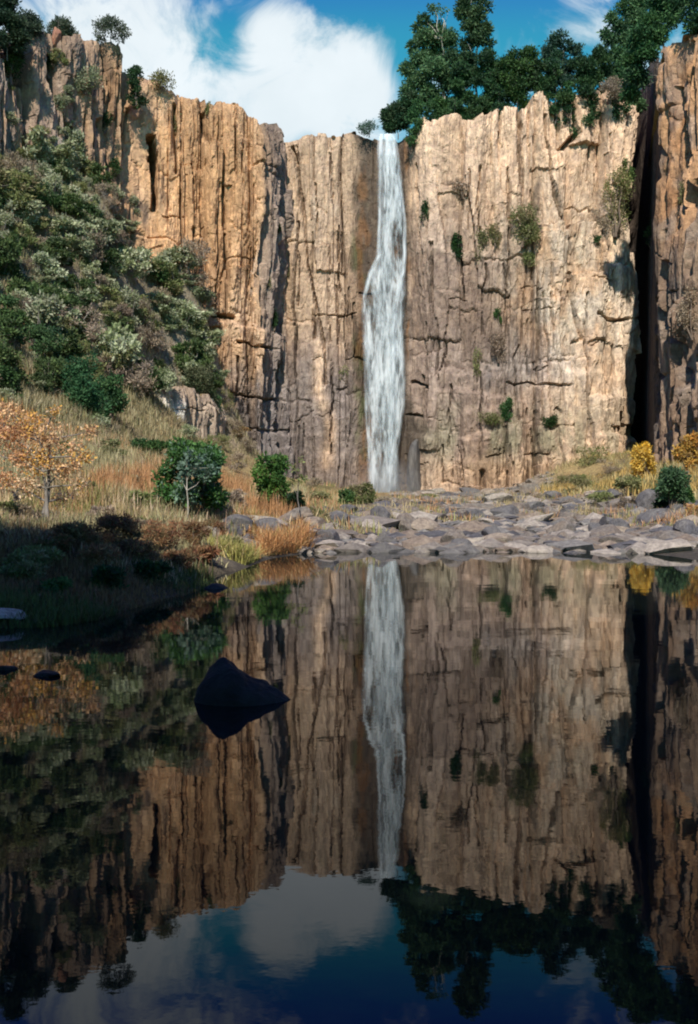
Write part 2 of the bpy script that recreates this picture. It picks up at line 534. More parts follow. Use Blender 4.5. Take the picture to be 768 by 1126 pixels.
def col_left(s, z, px, py):
    c, st, big, mid = base_col(s, z, px, py, 100)
    c = lerp3(c, ORANGE, np.clip(blob(px, py, 230, 220, 60, 130) * .95, 0, 1))
    c = lerp3(c, MAUVE, np.clip(sstep(190, 60, px) * sstep(-.45, .3, mid + .3 * big), 0, 1) * .8)
    c = lerp3(c, (.30, .27, .25), sstep(150, 40, px) * sstep(.0, .4, st) * .7)
    c = lerp3(c, GREYB, np.clip(sstep(375, 420, py + 25 * mid) * sstep(225, 260, px), 0, 1) * (.65 + .3 * sstep(-.2, .3, st)))
    c = lerp3(c, PEACH, blob(px, py, 275, 360, 30, 30) * .6)
    c = lerp3(c, GREYB, sstep(286, 298, px) * .75)
    c = lerp3(c, DARK, sstep(.32, .62, st) * (.35 + .4 * sstep(0, .5, big)))
    c = lerp3(c, MAUVE, sstep(0, 14, z - 45 + 5 * mid) * .6)
    return c * .9


def col_back(s, z, px, py):
    c, st, big, mid = base_col(s, z, px, py, 200)
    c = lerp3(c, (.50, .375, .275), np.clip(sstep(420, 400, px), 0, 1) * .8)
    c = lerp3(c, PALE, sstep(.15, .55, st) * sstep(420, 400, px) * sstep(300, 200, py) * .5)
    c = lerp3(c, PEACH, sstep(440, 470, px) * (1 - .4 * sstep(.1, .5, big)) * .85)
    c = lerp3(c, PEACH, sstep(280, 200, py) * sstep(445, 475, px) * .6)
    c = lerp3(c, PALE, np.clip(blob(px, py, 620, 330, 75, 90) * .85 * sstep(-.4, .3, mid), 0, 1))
    c = lerp3(c, MAUVE, np.clip(blob(px, py, 490, 350, 52, 90) * 1.15 + blob(px, py, 500, 460, 70, 50) * .9, 0, .9) * sstep(-.7, .1, mid + .4))
    c = lerp3(c, (.27, .215, .19), np.clip(blob(px, py, 490, 400, 45, 75), 0, 1) * .45)
    c = lerp3(c, (.24, .235, .16), np.clip(blob(px, py, 570, 485, 110, 26), 0, 1) * sstep(-.3, .3, mid) * .8)
    c = lerp3(c, MAUVE, sstep(345, 400, py + 18 * mid) * sstep(400, 385, px) * .85)
    c = lerp3(c, GREYB, sstep(380, 430, py + 30 * mid) * sstep(405, 385, px) * .75)
    c = lerp3(c, PEACH, np.exp(-(seg_dist(px, py, [(352, 380), (350, 430), (364, 470), (360, 510)]) / 7) ** 2) * .8)
    c = lerp3(c, TAN, blob(px, py, 560, 522, 90, 14) * .7)
    w_r = sstep(456 + 16 * sstep(400, 520, py), 442, px - 9 * mid); w_l = sstep(388, 402, px + 9 * mid)
    wet = w_r * w_l
    c = lerp3(c, WET, wet * .9)
    c = lerp3(c, MOSS, wet * sstep(.0, .4, mid) * sstep(420, 400, px) * sstep(200, 260, py) * .8)
    c = lerp3(c, (.24, .12, .05), wet * sstep(.1, .4, st) * .7)
    c = lerp3(c, WET, blob(px, py, 456, 470, 10, 40) * sstep(-.2, .2, mid))
    c = lerp3(c, DARK, sstep(.34, .62, st) * .55)
    c = lerp3(c, (.33, .33, .36), blob(px, py, 575, 400, 35, 20) * .5)
    return c


def col_right(s, z, px, py):
    c, st, big, mid = base_col(s, z, px, py, 300)
    c = lerp3(c, (.47, .25, .12), .55 + 0 * px)
    c = lerp3(c, RUST, sstep(-.1, .4, st) * .5)
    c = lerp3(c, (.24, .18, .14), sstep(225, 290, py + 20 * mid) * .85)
    c = lerp3(c, (.30, .26, .23), sstep(.05, .4, mid) * .5)
    c = lerp3(c, DARK, sstep(.28, .6, st) * .6)
    c = lerp3(c, (.045, .04, .038), sstep(728, 720, px) * .92)  # shade of the cleft painted near-black into its side wall's rock colour
    return c


def build_cliff(name, path, top, cap_dir, colf, seed, zbot=-1.5, lfm=1.6, pl_amp=1.0, cols=((5.4, 1.8, 1.3, 40, 4), (2.6, 1.1, 1.1, 60, 3.4), (1.25, .34, .6, 80, 3.5), (.6, .03, .08, 90, 4)), ds=.125, nrow=340, feats=(), ledges=(), amp=1.0, calm=None, cap=(.25, .8, 2, 4, 8, 16, 35, 90)):
    pts = [np.array(((px - 384) / FPX * d, d)) for px, d in path]
    cum = np.r_[0, np.cumsum([np.linalg.norm(b - a) for a, b in zip(pts[:-1], pts[1:])])]
    n = int(cum[-1] / ds)
    S = np.linspace(0, cum[-1], n)
    X = np.interp(S, cum, [p[0] for p in pts]); Y = np.interp(S, cum, [p[1] for p in pts])
    k = 9; ker = np.hanning(k + 2)[1:-1]; ker /= ker.sum()
    Xs = np.convolve(np.pad(X, k // 2, 'edge'), ker, 'valid'); Ys = np.convolve(np.pad(Y, k // 2, 'edge'), ker, 'valid')
    tx, ty = np.gradient(Xs), np.gradient(Ys)
    k = 15; ker = np.hanning(k + 2)[1:-1]; ker /= ker.sum()
    nx = np.convolve(np.pad(ty, k // 2, 'edge'), ker, 'valid'); ny = np.convolve(np.pad(-tx, k // 2, 'edge'), ker, 'valid')
    ln = np.hypot(nx, ny); nx /= ln; ny /= ln
    px0 = 384 + FPX * Xs / Ys
    tp = np.interp(px0, [a for a, b in top], [b for a, b in top])
    ztop = np.array([P(a, b, d)[2] for a, b, d in zip(px0, tp, Ys)])
    ztop = ztop + (hsh(np.floor(S / .9 + .6 * vn(S / 1.3, 0 * S, seed)), 0 * S, seed) - .5) * .7 * amp + fbm(S / 2.5, 0 * S, seed + 1, 4) * .5
    T = np.linspace(0, 1, nrow)
    Z = zbot + (ztop[None] - zbot) * T[:, None]
    SS = np.broadcast_to(S[None], Z.shape); XX = np.broadcast_to(Xs[None], Z.shape); YY = np.broadcast_to(Ys[None], Z.shape)
    PX, PY = proj(XX, YY, Z)
    cm = calm(PX, PY) if calm else 1.0
    D = fbm(SS / 11, Z / 30, seed + 30, 3) * 1.6
    joint = 0
    tone = 0
    for (w_, dp_, ck_, sd_, lf_) in cols:
        d_, j_, t_ = columns(SS, Z, w_, dp_, ck_, seed + sd_, lf_ * lfm)
        D = D + d_; tone = tone + t_ * (.30 if w_ > .9 else .12); joint = np.maximum(joint, j_ * (1 if w_ > .9 else .5))
    D = D + pl_amp * (plates(SS, Z, 2.4, 15, 7, 1.4, seed + 150) + plates(SS, Z, 1.2, 4.5, 5, .42, seed + 160))
    D = D * amp * cm
    D = D + .13 * fbm(SS / .5, Z / 1.6, seed + 95, 4) * amp * (.4 + .6 * (cm > .3))
    far = 1 - np.exp(-((PX - 424) / 30) ** 4)
    for (za, dep, wz) in ledges:
        zz = za + .9 * fbm(SS / 5, 0 * SS, seed + int(za * 7), 4) + .25 * fbm(SS / .6, Z / .5, seed + 8, 3)
        D = D + far * sstep(.1, .3, cm + 0 * D) * (sstep(735, 762, PX) if name == 'cliff_right' else 1) * dep * (1 - sstep(-wz, wz, Z - zz)) * 1.5 * sstep(.3, .75, vn(SS / 3.2, 0 * SS, seed + int(za * 11))) * (1 - .6 * sstep(410, 395, PX) * sstep(300, 320, PX))
    joint = np.array(joint + 0 * D)
    for (pl, wpx, dep) in feats:
        x0 = min(p[0] for p in pl) - 12; x1 = max(p[0] for p in pl) + 12; y0 = min(p[1] for p in pl) - 12; y1 = max(p[1] for p in pl) + 12
        mk = (PX > x0) & (PX < x1) & (PY > y0) & (PY < y1)
        sx, sz = SS[mk], Z[mk]
        wv = wpx * (.35 + 1.1 * vn(sz / 1.4 + sx / 2, sx / 2, 91))
        sd_ = seg_dist(PX[mk] + 1.6 * fbm(sz / 1.6, sx / 3, 7, 4), PY[mk] + 3 * fbm(sx / 1.2, sz / 3, 8, 4), pl)
        g = np.clip(1.25 - sd_ / wv, 0, 1)
        D[mk] -= dep * g * (.5 + vn(sx / 1.5, sz / 2.5, 92))
        joint[mk] = np.maximum(joint[mk], g * .8)
    joint = np.array(joint)
    D = D - .02 * Z
    over = np.clip(1 - (ztop[None] - Z) / 1.6, 0, 1)
    D = D - .35 * over ** 2
    vx, vy = XX + nx[None] * D, YY + ny[None] * D
    V = [np.stack([vx, vy, Z], -1)]
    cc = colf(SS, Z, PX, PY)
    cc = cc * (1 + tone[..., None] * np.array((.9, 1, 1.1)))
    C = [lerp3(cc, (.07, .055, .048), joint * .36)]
    # the ground on top of the cliff
    lx, ly, lz = vx[-1], vy[-1], Z[-1]
    zc = np.convolve(np.pad(lz, 30, 'edge'), np.ones(61) / 61, 'valid')
    for off in cap:
        ux = lx + cap_dir[0] * off; uy = ly + cap_dir[1] * off
        t = sstep(0, 3, off)
        uz = lz * (1 - t) + zc * t + .25 * fbm(ux / 2, uy / 2, seed + 3, 3) * min(off, 1) + .12 * min(off, 1) - .012 * off
        V.append(np.stack([ux, uy, uz], -1)[None])
        C.append(lerp3(np.zeros(ux.shape + (3,)) + np.array((.16, .15, .07)), (.3, .22, .12), vn(ux, uy, 5))[None])
    V = np.concatenate(V); C = np.concatenate(C)
    nr = V.shape[0]
    me = mk_mesh(name, V.reshape(-1, 3), [grid_faces(nr, n)], [M['cliff']], np.clip(C.reshape(-1, 3), .01, .85), smooth=False)
    return mobj(name, me, kind='structure')


def rand_cracks(seed, n, x0, x1, ytop, ybot, wid=(.8, 1.5), dep=(.3, .9), ln=(25, 110)):
    r = random.Random(seed); out = []
    for k in range(n):
        x = r.uniform(x0, x1); y = r.uniform(ytop, ybot); L = r.uniform(*ln); pl = [(x, y)]
        while L > 0:
            st = r.uniform(10, 26); L -= st; x += r.uniform(-1.6, 1.6) + r.choice((0, 0, 0, r.uniform(-5, 5))); y += st
            pl.append((x, y))
        out.append((pl, r.uniform(*wid), r.uniform(*dep)))
    for k in range(n // 4):          # short bedding breaks
        x = r.uniform(x0, x1); y = r.uniform((ytop + ybot) / 2, ybot); w = r.uniform(8, 34)
        out.append(([(x, y), (x + w * .5, y + r.uniform(-3, 3)), (x + w, y + r.uniform(-4, 4))], r.uniform(.6, 1.1), r.uniform(.25, .5)))
    return out


cliff_left = build_cliff(
    'cliff_left', [(-330, 52), (-180, 62), (-60, 72), (0, 79), (60, 84), (100, 87), (150, 90.5), (165, 93), (200, 93.5), (250, 95), (291, 95.5), (309, 101.5), (314, 106)],
    [(-330, -60), (-100, -20), (0, 38), (20, 38), (45, 34), (70, 32), (90, 36), (138, 36), (146, 52), (152, 78), (172, 80), (200, 94), (240, 107), (268, 110), (290, 130), (312, 145), (320, 150)],
    (-.35, .94), col_left, 1000,
    feats=[([(168, 145), (171, 190), (170, 228)], 2.6, 2.4), ([(150, 75), (152, 112)], 5, 1.6), ([(192, 110), (196, 185)], 3, 1.2), ([(118, 130), (122, 160)], 4, 1.2), ([(228, 118), (231, 150)], 3, 1.0),
           ([(232, 344), (256, 350)], 2.4, 1.6), ([(262, 374), (280, 381), (300, 383)], 2.4, 1.4), ([(215, 250), (222, 330)], 3, .8), ([(240, 430), (290, 438), (330, 448)], 1.6, .8), ([(262, 390), (262, 430)], 2, .8),
           ([(303, 160), (306, 250), (304, 330)], 3, 1.0), ([(262, 470), (320, 476)], 2, .6), ([(60, 60), (62, 120)], 4, 1.2), ([(28, 75), (30, 120)], 4, 1.2)] + rand_cracks(3, 30, 0, 290, 60, 380),
    ledges=[(17, .5, .3), (11, .6, .3), (7.5, .5, .3)])
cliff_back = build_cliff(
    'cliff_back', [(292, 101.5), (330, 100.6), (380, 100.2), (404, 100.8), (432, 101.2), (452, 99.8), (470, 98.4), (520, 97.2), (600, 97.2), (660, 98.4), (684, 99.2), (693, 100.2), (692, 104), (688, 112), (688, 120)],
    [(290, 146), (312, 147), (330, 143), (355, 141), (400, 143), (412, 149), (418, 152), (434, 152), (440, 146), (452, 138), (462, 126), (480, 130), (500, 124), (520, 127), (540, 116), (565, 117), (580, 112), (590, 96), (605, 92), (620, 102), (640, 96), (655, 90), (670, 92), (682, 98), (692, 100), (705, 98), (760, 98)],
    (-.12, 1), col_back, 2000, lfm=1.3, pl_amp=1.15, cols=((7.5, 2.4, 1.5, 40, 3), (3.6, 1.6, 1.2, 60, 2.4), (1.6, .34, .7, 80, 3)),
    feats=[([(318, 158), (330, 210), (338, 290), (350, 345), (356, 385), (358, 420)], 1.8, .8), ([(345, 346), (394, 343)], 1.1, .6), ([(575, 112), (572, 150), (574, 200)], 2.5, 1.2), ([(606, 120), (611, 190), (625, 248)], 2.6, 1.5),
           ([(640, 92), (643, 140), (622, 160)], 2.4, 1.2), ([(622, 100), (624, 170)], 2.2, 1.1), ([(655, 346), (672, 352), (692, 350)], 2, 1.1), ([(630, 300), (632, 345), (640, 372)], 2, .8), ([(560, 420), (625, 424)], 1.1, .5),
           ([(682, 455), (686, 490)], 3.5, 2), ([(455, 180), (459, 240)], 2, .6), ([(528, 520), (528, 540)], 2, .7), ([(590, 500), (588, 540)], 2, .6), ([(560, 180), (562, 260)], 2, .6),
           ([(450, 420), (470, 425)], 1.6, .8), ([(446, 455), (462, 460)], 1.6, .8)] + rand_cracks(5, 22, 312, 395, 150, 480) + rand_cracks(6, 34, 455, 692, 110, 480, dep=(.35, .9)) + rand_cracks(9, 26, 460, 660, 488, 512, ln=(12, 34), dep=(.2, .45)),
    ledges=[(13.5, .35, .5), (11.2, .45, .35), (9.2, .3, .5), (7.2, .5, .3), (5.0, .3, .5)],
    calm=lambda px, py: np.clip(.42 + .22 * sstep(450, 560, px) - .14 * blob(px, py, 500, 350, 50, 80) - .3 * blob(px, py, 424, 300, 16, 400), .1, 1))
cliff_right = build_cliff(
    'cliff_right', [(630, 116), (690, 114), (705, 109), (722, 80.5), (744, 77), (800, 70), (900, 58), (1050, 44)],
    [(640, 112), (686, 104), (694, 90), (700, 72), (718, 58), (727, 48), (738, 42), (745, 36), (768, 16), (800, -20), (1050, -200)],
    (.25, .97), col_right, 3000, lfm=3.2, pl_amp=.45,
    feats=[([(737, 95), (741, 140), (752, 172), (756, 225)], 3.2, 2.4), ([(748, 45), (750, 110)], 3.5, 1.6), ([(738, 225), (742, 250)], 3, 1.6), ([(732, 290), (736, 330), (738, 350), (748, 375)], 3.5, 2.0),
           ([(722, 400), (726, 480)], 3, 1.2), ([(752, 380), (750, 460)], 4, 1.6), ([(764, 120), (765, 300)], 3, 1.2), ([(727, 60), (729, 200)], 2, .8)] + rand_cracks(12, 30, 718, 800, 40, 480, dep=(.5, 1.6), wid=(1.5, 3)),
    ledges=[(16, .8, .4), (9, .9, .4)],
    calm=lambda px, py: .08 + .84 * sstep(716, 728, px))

def col_face(s, z, px, py):
    c, st, big, mid = base_col(s, z, px, py, 400)
    c = lerp3(c, (.34, .29, .24), .7 + 0 * px)
    c = lerp3(c, (.68, .65, .60), np.clip(blob(px, py, 197, 452, 10, 14) * 1.5 + blob(px, py, 150, 455, 8, 8), 0, 1) * sstep(-.5, .2, mid + .2))
    return lerp3(c, DARK, sstep(.2, .5, st) * .6)


rock_face = build_cliff(
    'rock_face', [(108, 66), (124, 71), (150, 74), (200, 78), (238, 84), (252, 90)],
    [(112, 480), (126, 455), (140, 442), (170, 436), (200, 424), (235, 432), (252, 450)],
    (-.3, .95), col_face, 4000, zbot=2.0, nrow=90, amp=.8,
    feats=rand_cracks(21, 14, 125, 245, 430, 465, ln=(10, 30)), calm=lambda px, py: .6 + 0 * px, cap=(.3, .8, 1.6))
bvh_cliff = []
for o in (cliff_left, cliff_back, cliff_right, rock_face):
    me = o.data
    co = np.empty(len(me.vertices) * 3, np.float32); me.vertices.foreach_get('co', co)
    lv = np.empty(len(me.loops), np.int32); me.loops.foreach_get('vertex_index', lv)
    bvh_cliff.append(BVHTree.FromPolygons(co.reshape(-1, 3).tolist(), lv.reshape(-1, 4).tolist()))
co = np.empty(len(ground_me.vertices) * 3, np.float32); ground_me.vertices.foreach_get('co', co)
lv = np.empty(len(ground_me.loops), np.int32); ground_me.loops.foreach_get('vertex_index', lv)
bvh_ground = BVHTree.FromPolygons(co.reshape(-1, 3).tolist(), lv.reshape(-1, 4).tolist())


def hit(px, py, trees=None):
    """first surface seen at (px, py): (point, normal)"""
    o = Vector((0, 0, CAM_H)); d = Vector(P(px, py, 1.0)) - o; d.normalize()
    best = None
    for t in (trees or bvh_cliff + [bvh_ground]):
        h = t.ray_cast(o, d)
        if h[0] is not None and (best is None or h[3] < best[2]):
            best = (h[0], h[1], h[3])
    return best


def drop(x, y, trees=None):
    best = None
    for t in (trees or bvh_cliff + [bvh_ground]):
        h = t.ray_cast(Vector((x, y, 90)), Vector((0, 0, -1)))
        if h[0] is not None and (best is None or h[0].z > best.z):
            best = h[0]
    return best


# ------------------------------------------------------------------ the waterfall
def build_waterfall():
    rows = [(148, 416, 436), (156, 414.5, 438), (165, 414, 439), (200, 414, 444), (250, 415, 447.5), (282, 413, 447.5), (296, 407, 447), (312, 402, 447), (335, 397.5, 446.5), (370, 398.5, 446), (400, 400, 446), (440, 401, 446.5), (470, 402, 443), (500, 402, 439), (525, 404, 439), (546, 407, 441)]
    root = mobj('waterfall', None, kind='structure')
    root['label'] = 'tall white waterfall spilling down the dark wet centre of the cliff'
    for layer in range(5):
        nr, nc = 260, 34
        V, U = [], []
        for i in range(nr):
            py = 147 + (546 - 147) * i / (nr - 1)
            if layer == 0: xl, xr = np.interp(py, [r[0] for r in rows], [r[1] for r in rows]), np.interp(py, [r[0] for r in rows], [r[2] for r in rows])
            elif layer == 1:
                c = np.interp(py, [147, 200, 260, 300, 350, 400, 450, 546], [425, 426, 425, 424, 423, 424, 424, 425]); w = np.interp(py, [147, 250, 300, 400, 470, 546], [9, 9, 12, 15, 14, 12]); xl, xr = c - w, c + w
            elif layer == 3:
                c = np.interp(py, [147, 280, 300, 325, 350, 400, 450, 546], [420, 417, 407.5, 401, 400, 404, 404, 410]); w = np.interp(py, [147, 270, 290, 360, 420, 546], [3, 3, 3.2, 4.5, 4, 3]); xl, xr = c - w, c + w
            elif layer == 4:
                c = np.interp(py, [147, 240, 270, 300, 330, 350, 546], [434, 445, 445, 444, 436, 433, 428]); w = np.interp(py, [147, 240, 330, 400, 546], [2, 2.4, 3.5, 4, 3]); xl, xr = c - w, c + w
            else:
                c = np.interp(py, [147, 200, 260, 300, 350, 400, 450, 546], [430, 437, 442, 441, 434, 436, 430, 430]); w = np.interp(py, [147, 210, 300, 350, 400, 546], [4, 6, 5, 9, 10, 8]); xl, xr = c - w, c + w
            jit = 1.1 * (vn(py / 14., 0, 5 + layer) - .5)
            for j in range(nc):
                u = j / (nc - 1.)
                px = xl + (xr - xl) * u + jit * (1.2 if u in (0, 1) else 1)
                out = np.interp(py, [147, 170, 300, 420, 546], [100.9, 100.0, 99.3, 98.5, 97.6]) - .25 * layer + .25 * float(vn(u * 5, py / 60., 9 + layer))
                p = P(px, py, out)
                V.append(p)
                edge = min(u, 1 - u) * 2
                cov = min(1, edge * (2.6 if py < 280 else 4.2)) ** .8 * (.68 if layer == 0 else .66)
                if layer: cov *= min(1, edge * 1.3)
                U.append((p[0] * 1.0 + layer * 7.3 - .25 * (u - .5) * (xr - xl) / 11, p[2] + layer * 3.1, cov))
        me = mk_mesh('water_sheet', np.array(V), [grid_faces(nr, nc)], [M['fall']], uv=np.array(U))
        s = mobj('water_sheet', me, root)


build_waterfall()


def build_mist():
    m = bpy.data.materials.new('mist'); m.use_nodes = True
    N, L = m.node_tree.nodes, m.node_tree.links; N.clear()
    out = N.new('ShaderNodeOutputMaterial'); vs = N.new('ShaderNodeVolumeScatter'); vs.inputs[0].default_value = (.9, .94, .96, 1)
    tc = N.new('ShaderNodeTexCoord'); gr = N.new('ShaderNodeTexGradient'); gr.gradient_type = 'SPHERICAL'
    L.new(tc.outputs['Object'], gr.inputs[0])
    mu = N.new('ShaderNodeMath'); mu.operation = 'MULTIPLY'; mu.inputs[1].default_value = .28
    L.new(gr.outputs['Fac'], mu.inputs[0]); L.new(mu.outputs[0], vs.inputs['Density']); L.new(vs.outputs[0], out.inputs['Volume'])
    bm_ = bmesh.new(); bmesh.ops.create_icosphere(bm_, subdivisions=3, radius=1.0)
    me = bpy.data.meshes.new('mist'); bm_.to_mesh(me); bm_.free(); me.materials.append(m)
    o = mobj('mist', me); o.location = P(424, 532, 96.6); o.scale = (3.6, 1.8, 3.0)
    tag(o, 'faint white spray drifting at the foot of the waterfall', 'mist', None, 'stuff')


build_mist()


# ------------------------------------------------------------------ vegetation builders
def tubes(segs, sides=6):
    """segs: list of (p0, p1, r0, r1)"""
    V, F = [], []
    for p0, p1, r0, r1 in segs:
        p0, p1 = np.array(p0, float), np.array(p1, float)
        t = p1 - p0; L = np.linalg.norm(t)
        if L < 1e-5: continue
        t /= L
        a = np.cross(t, (0, 0, 1.) if abs(t[2]) < .9 else (1., 0, 0)); a /= np.linalg.norm(a); b = np.cross(t, a)
        base = len(V)
        for p, r in ((p0, r0), (p1, r1)):
            for k in range(sides):
                an = 2 * math.pi * k / sides
                V.append(p + r * (math.cos(an) * a + math.sin(an) * b))
        for k in range(sides):
            F.append((base + k, base + (k + 1) % sides, base + sides + (k + 1) % sides, base + sides + k))
    return np.array(V), np.array(F)


def limb(rng, p0, p1, r0, r1, n=4, wob=.08):
    p0, p1 = np.array(p0, float), np.array(p1, float)
    L = np.linalg.norm(p1 - p0); pts = [p0]
    for i in range(1, n):
        pts.append(p0 + (p1 - p0) * i / n + rng.normal(0, wob * L / 1.6, 3) * (1, 1, .4))
    pts.append(p1)
    return [(pts[i], pts[i + 1], r0 + (r1 - r0) * i / n, r0 + (r1 - r0) * (i + 1) / n) for i in range(n)], pts


def leaf_cloud(rng, lobes, n, size, cols, shell=.55, aspect=.45, droop=.0, patch=.6):
    """lobes: (center, (rx,ry,rz)); leaf-sized folded diamonds through each lobe"""
    vol = np.array([r[0] * r[1] * r[2] for _, r in lobes]) ** .75; vol /= vol.sum()
    idx = rng.choice(len(lobes), n, p=vol)
    C = np.array([c for c, _ in lobes])[idx]; R = np.array([r for _, r in lobes])[idx]
    d = rng.normal(size=(n, 3)); d /= np.linalg.norm(d, axis=1)[:, None]
    rad = shell + (1 - shell) * rng.random(n); rad *= 1 + .22 * rng.normal(size=n) * (rng.random(n) < .3)
    # sub clumps
    pos = C + d * R * rad[:, None]
    q = pos / (size * 5.0)
    keep = vn(q[:, 0] + q[:, 2] * .7, q[:, 1] + q[:, 2] * .7, 77) > .24
    pos, d, idx = pos[keep], d[keep], idx[keep]; n = len(pos)
    axis = d * .6 + rng.normal(size=(n, 3)) * .8 + (0, 0, .25 - droop); axis /= np.linalg.norm(axis, axis=1)[:, None]
    side = np.cross(axis, rng.normal(size=(n, 3))); side /= np.linalg.norm(side, axis=1)[:, None]
    nor = np.cross(axis, side)
    s = size * (.55 + .9 * rng.random(n))[:, None]
    V = np.stack([pos, pos + axis * s * .5 + side * s * aspect * .5 + nor * s * .08, pos + axis * s, pos + axis * s * .5 - side * s * aspect * .5 + nor * s * .08], 1).reshape(-1, 3)
    F = np.arange(n * 4).reshape(-1, 4)
    cols = np.array(cols, float)
    lobe_k = rng.integers(0, len(cols), len(lobes))[idx]
    k = np.where(rng.random(n) < patch, lobe_k, rng.integers(0, len(cols), n))
    c = cols[k] * (.7 + .6 * rng.random(n))[:, None]
    return V, F, np.repeat(c, 4, axis=0)


def bush_lobes(rng, w, dpt, h, n, lift=.1, small=.34):
    out = []
    for k in range(n):
        a = rng.random() * 2 * math.pi; r = math.sqrt(rng.random()) * .72
        z = h * (lift + (1 - lift - small * .8) * rng.random() ** .8) + small * h * .3
        sh = math.sqrt(max(.15, 1 - ((z / h - .45) / .62) ** 2))
        s = small * (.65 + .7 * rng.random())
        out.append((np.array((math.cos(a) * r * w / 2 * sh, math.sin(a) * r * dpt / 2 * sh, z)), (s * w * .5, s * dpt * .5, s * h * .45)))
    return out


DG = [(.022, .06, .02), (.035, .085, .024), (.05, .105, .028), (.022, .045, .018)]
MG = [(.045, .11, .028), (.07, .14, .035), (.03, .085, .03), (.10, .16, .05)]
GG = [(.34, .37, .22), (.27, .31, .16), (.40, .42, .28), (.20, .24, .11)]
OL = [(.20, .225, .08), (.26, .26, .11), (.14, .17, .055), (.28, .25, .13)]
DRY = [(.32, .25, .17), (.27, .22, .17), (.22, .17, .12), (.38, .31, .22)]
ORG = [(.52, .32, .15), (.58, .41, .20), (.44, .26, .12), (.60, .47, .28), (.58, .38, .09)]
YEL = [(.62, .40, .03), (.55, .33, .04), (.45, .33, .06), (.6, .45, .10)]
RED = [(.27, .13, .06), (.20, .09, .05), (.33, .20, .09), (.14, .11, .05), (.30, .22, .11)]


def make_plant(seed, w, h, pal, nl, leaf, lobes=10, lift=.1, stems=3, bark='bark', asp=.45, dpt=None, small=.34, shell=.5, twig=0):
    """returns (foliage mesh, stem mesh) with the base at the origin"""
    rng = np.random.default_rng(seed)
    lb = bush_lobes(rng, w, dpt or w, h, lobes, lift, small)
    V, F, C = leaf_cloud(rng, lb, nl, leaf, pal, shell, asp)
    fol = mk_mesh('foliage', V, [F], [M['leaf']], C, smooth=False)
    segs = []
    for k in range(stems):
        a = rng.random() * 6.28
        c, r = lb[k % len(lb)]
        p = np.array((math.cos(a) * w * .03, math.sin(a) * w * .03, -.25 * h * .3))
        s, pts = limb(rng, p, c, .022 * h, .008 * h, 4)
        segs += s
    for c, r in lb[stems:]:
        s0 = segs[rng.integers(0, len(segs))][1]
        segs += limb(rng, s0, c, .009 * h, .003 * h, 2)[0]
    for k in range(twig):
        c, r = lb[rng.integers(0, len(lb))]
        dd = rng.normal(size=3) * (1, 1, .6) + (0, 0, .5)
        segs.append((c, c + dd / np.linalg.norm(dd) * np.array(r) * 1.5, .005 * h, .0015 * h))
    SV, SF = tubes(segs, 5)
    st = mk_mesh('stem', SV, [SF], [M[bark]])
    return fol, st


def merged(fol, st):
    """small far plant: leaves and stems in one mesh"""
    def rd(me):
        c = np.empty(len(me.vertices) * 3, np.float32); me.vertices.foreach_get('co', c)
        l = np.empty(len(me.loops), np.int32); me.loops.foreach_get('vertex_index', l)
        return c.reshape(-1, 3), l.reshape(-1, 4)
    v0, f0 = rd(fol); v1, f1 = rd(st)
    c4 = np.empty(len(v0) * 4, np.float32); fol.color_attributes['Col'].data.foreach_get('color', c4)
    cc = np.concatenate([c4.reshape(-1, 4)[:, :3], np.full((len(v1), 3), .15)])
    return mk_mesh('shrub', np.concatenate([v0, v1]), [np.concatenate([f0, f1 + len(v0)])], [M['leaf'], st.materials[0]], cc, smooth=False, fmat=np.r_[np.zeros(len(f0)), np.ones(len(f1))])


def place_parts(name, meshes, loc, scale, rz, label, cat, group=None, partnames=('foliage', 'stem')):
    e = bpy.data.objects.new(name, None); link(e); e.empty_display_size = .3
    e.location = loc; e.scale = scale; e.rotation_euler = (0, 0, rz)
    tag(e, label, cat, group)
    for nm, me in zip(partnames, meshes):
        mobj(nm, me, e)
    return e


# ------------------------------------------------------------------ trees on the rim
def make_tree(seed, h, w, pal, nl, leaf, trunk_r, bark, lobes=None, crown_from=.3, n_lobes=22, droop=.1, asp=.4, shell=.35, lsize=.2, forks=1, tip=.93):
    rng = np.random.default_rng(seed)
    if lobes is None:
        lobes = []
        for k in range(n_lobes):
            z = h * (crown_from + (1 - crown_from) * (k + .5) / n_lobes)
            t = (z / h - crown_from) / (1 - crown_from)
            env = math.sin(math.pi * min(1, .18 + .80 * t)) ** .7
            a = rng.random() * 6.28; r = w / 2 * env * math.sqrt(rng.random()) * .85
            s = lsize * w * (.6 + .7 * rng.random())
            lobes.append((np.array((math.cos(a) * r, math.sin(a) * r, z)), (s, s, s * .7)))
    V, F, C = leaf_cloud(rng, lobes, nl, leaf, pal, shell, asp, droop)
    crown = mk_mesh('crown', V, [F], [M['leaf']], C, smooth=False)
    segs = []; tops = []
    for f in range(forks):
        tipp = np.array((rng.normal() * w * .12 * (forks > 1), rng.normal() * w * .1, h * (tip - .1 * f)))
        s, pts = limb(rng, (0.15 * f, 0, -.5), tipp, trunk_r * (1 - .2 * f), trunk_r * .2, 8, .02)
        segs += s; tops += pts[2:]
    for c, r in lobes:
        cand = [p for p in tops if p[2] < c[2]] or [tops[0]]
        p0 = cand[-1] if len(cand) < 2 else cand[rng.integers(max(0, len(cand) - 2), len(cand))]
        segs += limb(rng, p0, c, trunk_r * .32, trunk_r * .08, 3, .07)[0]
    SV, SF = tubes(segs, 7)
    return crown, mk_mesh('trunk', SV, [SF], [M[bark]])


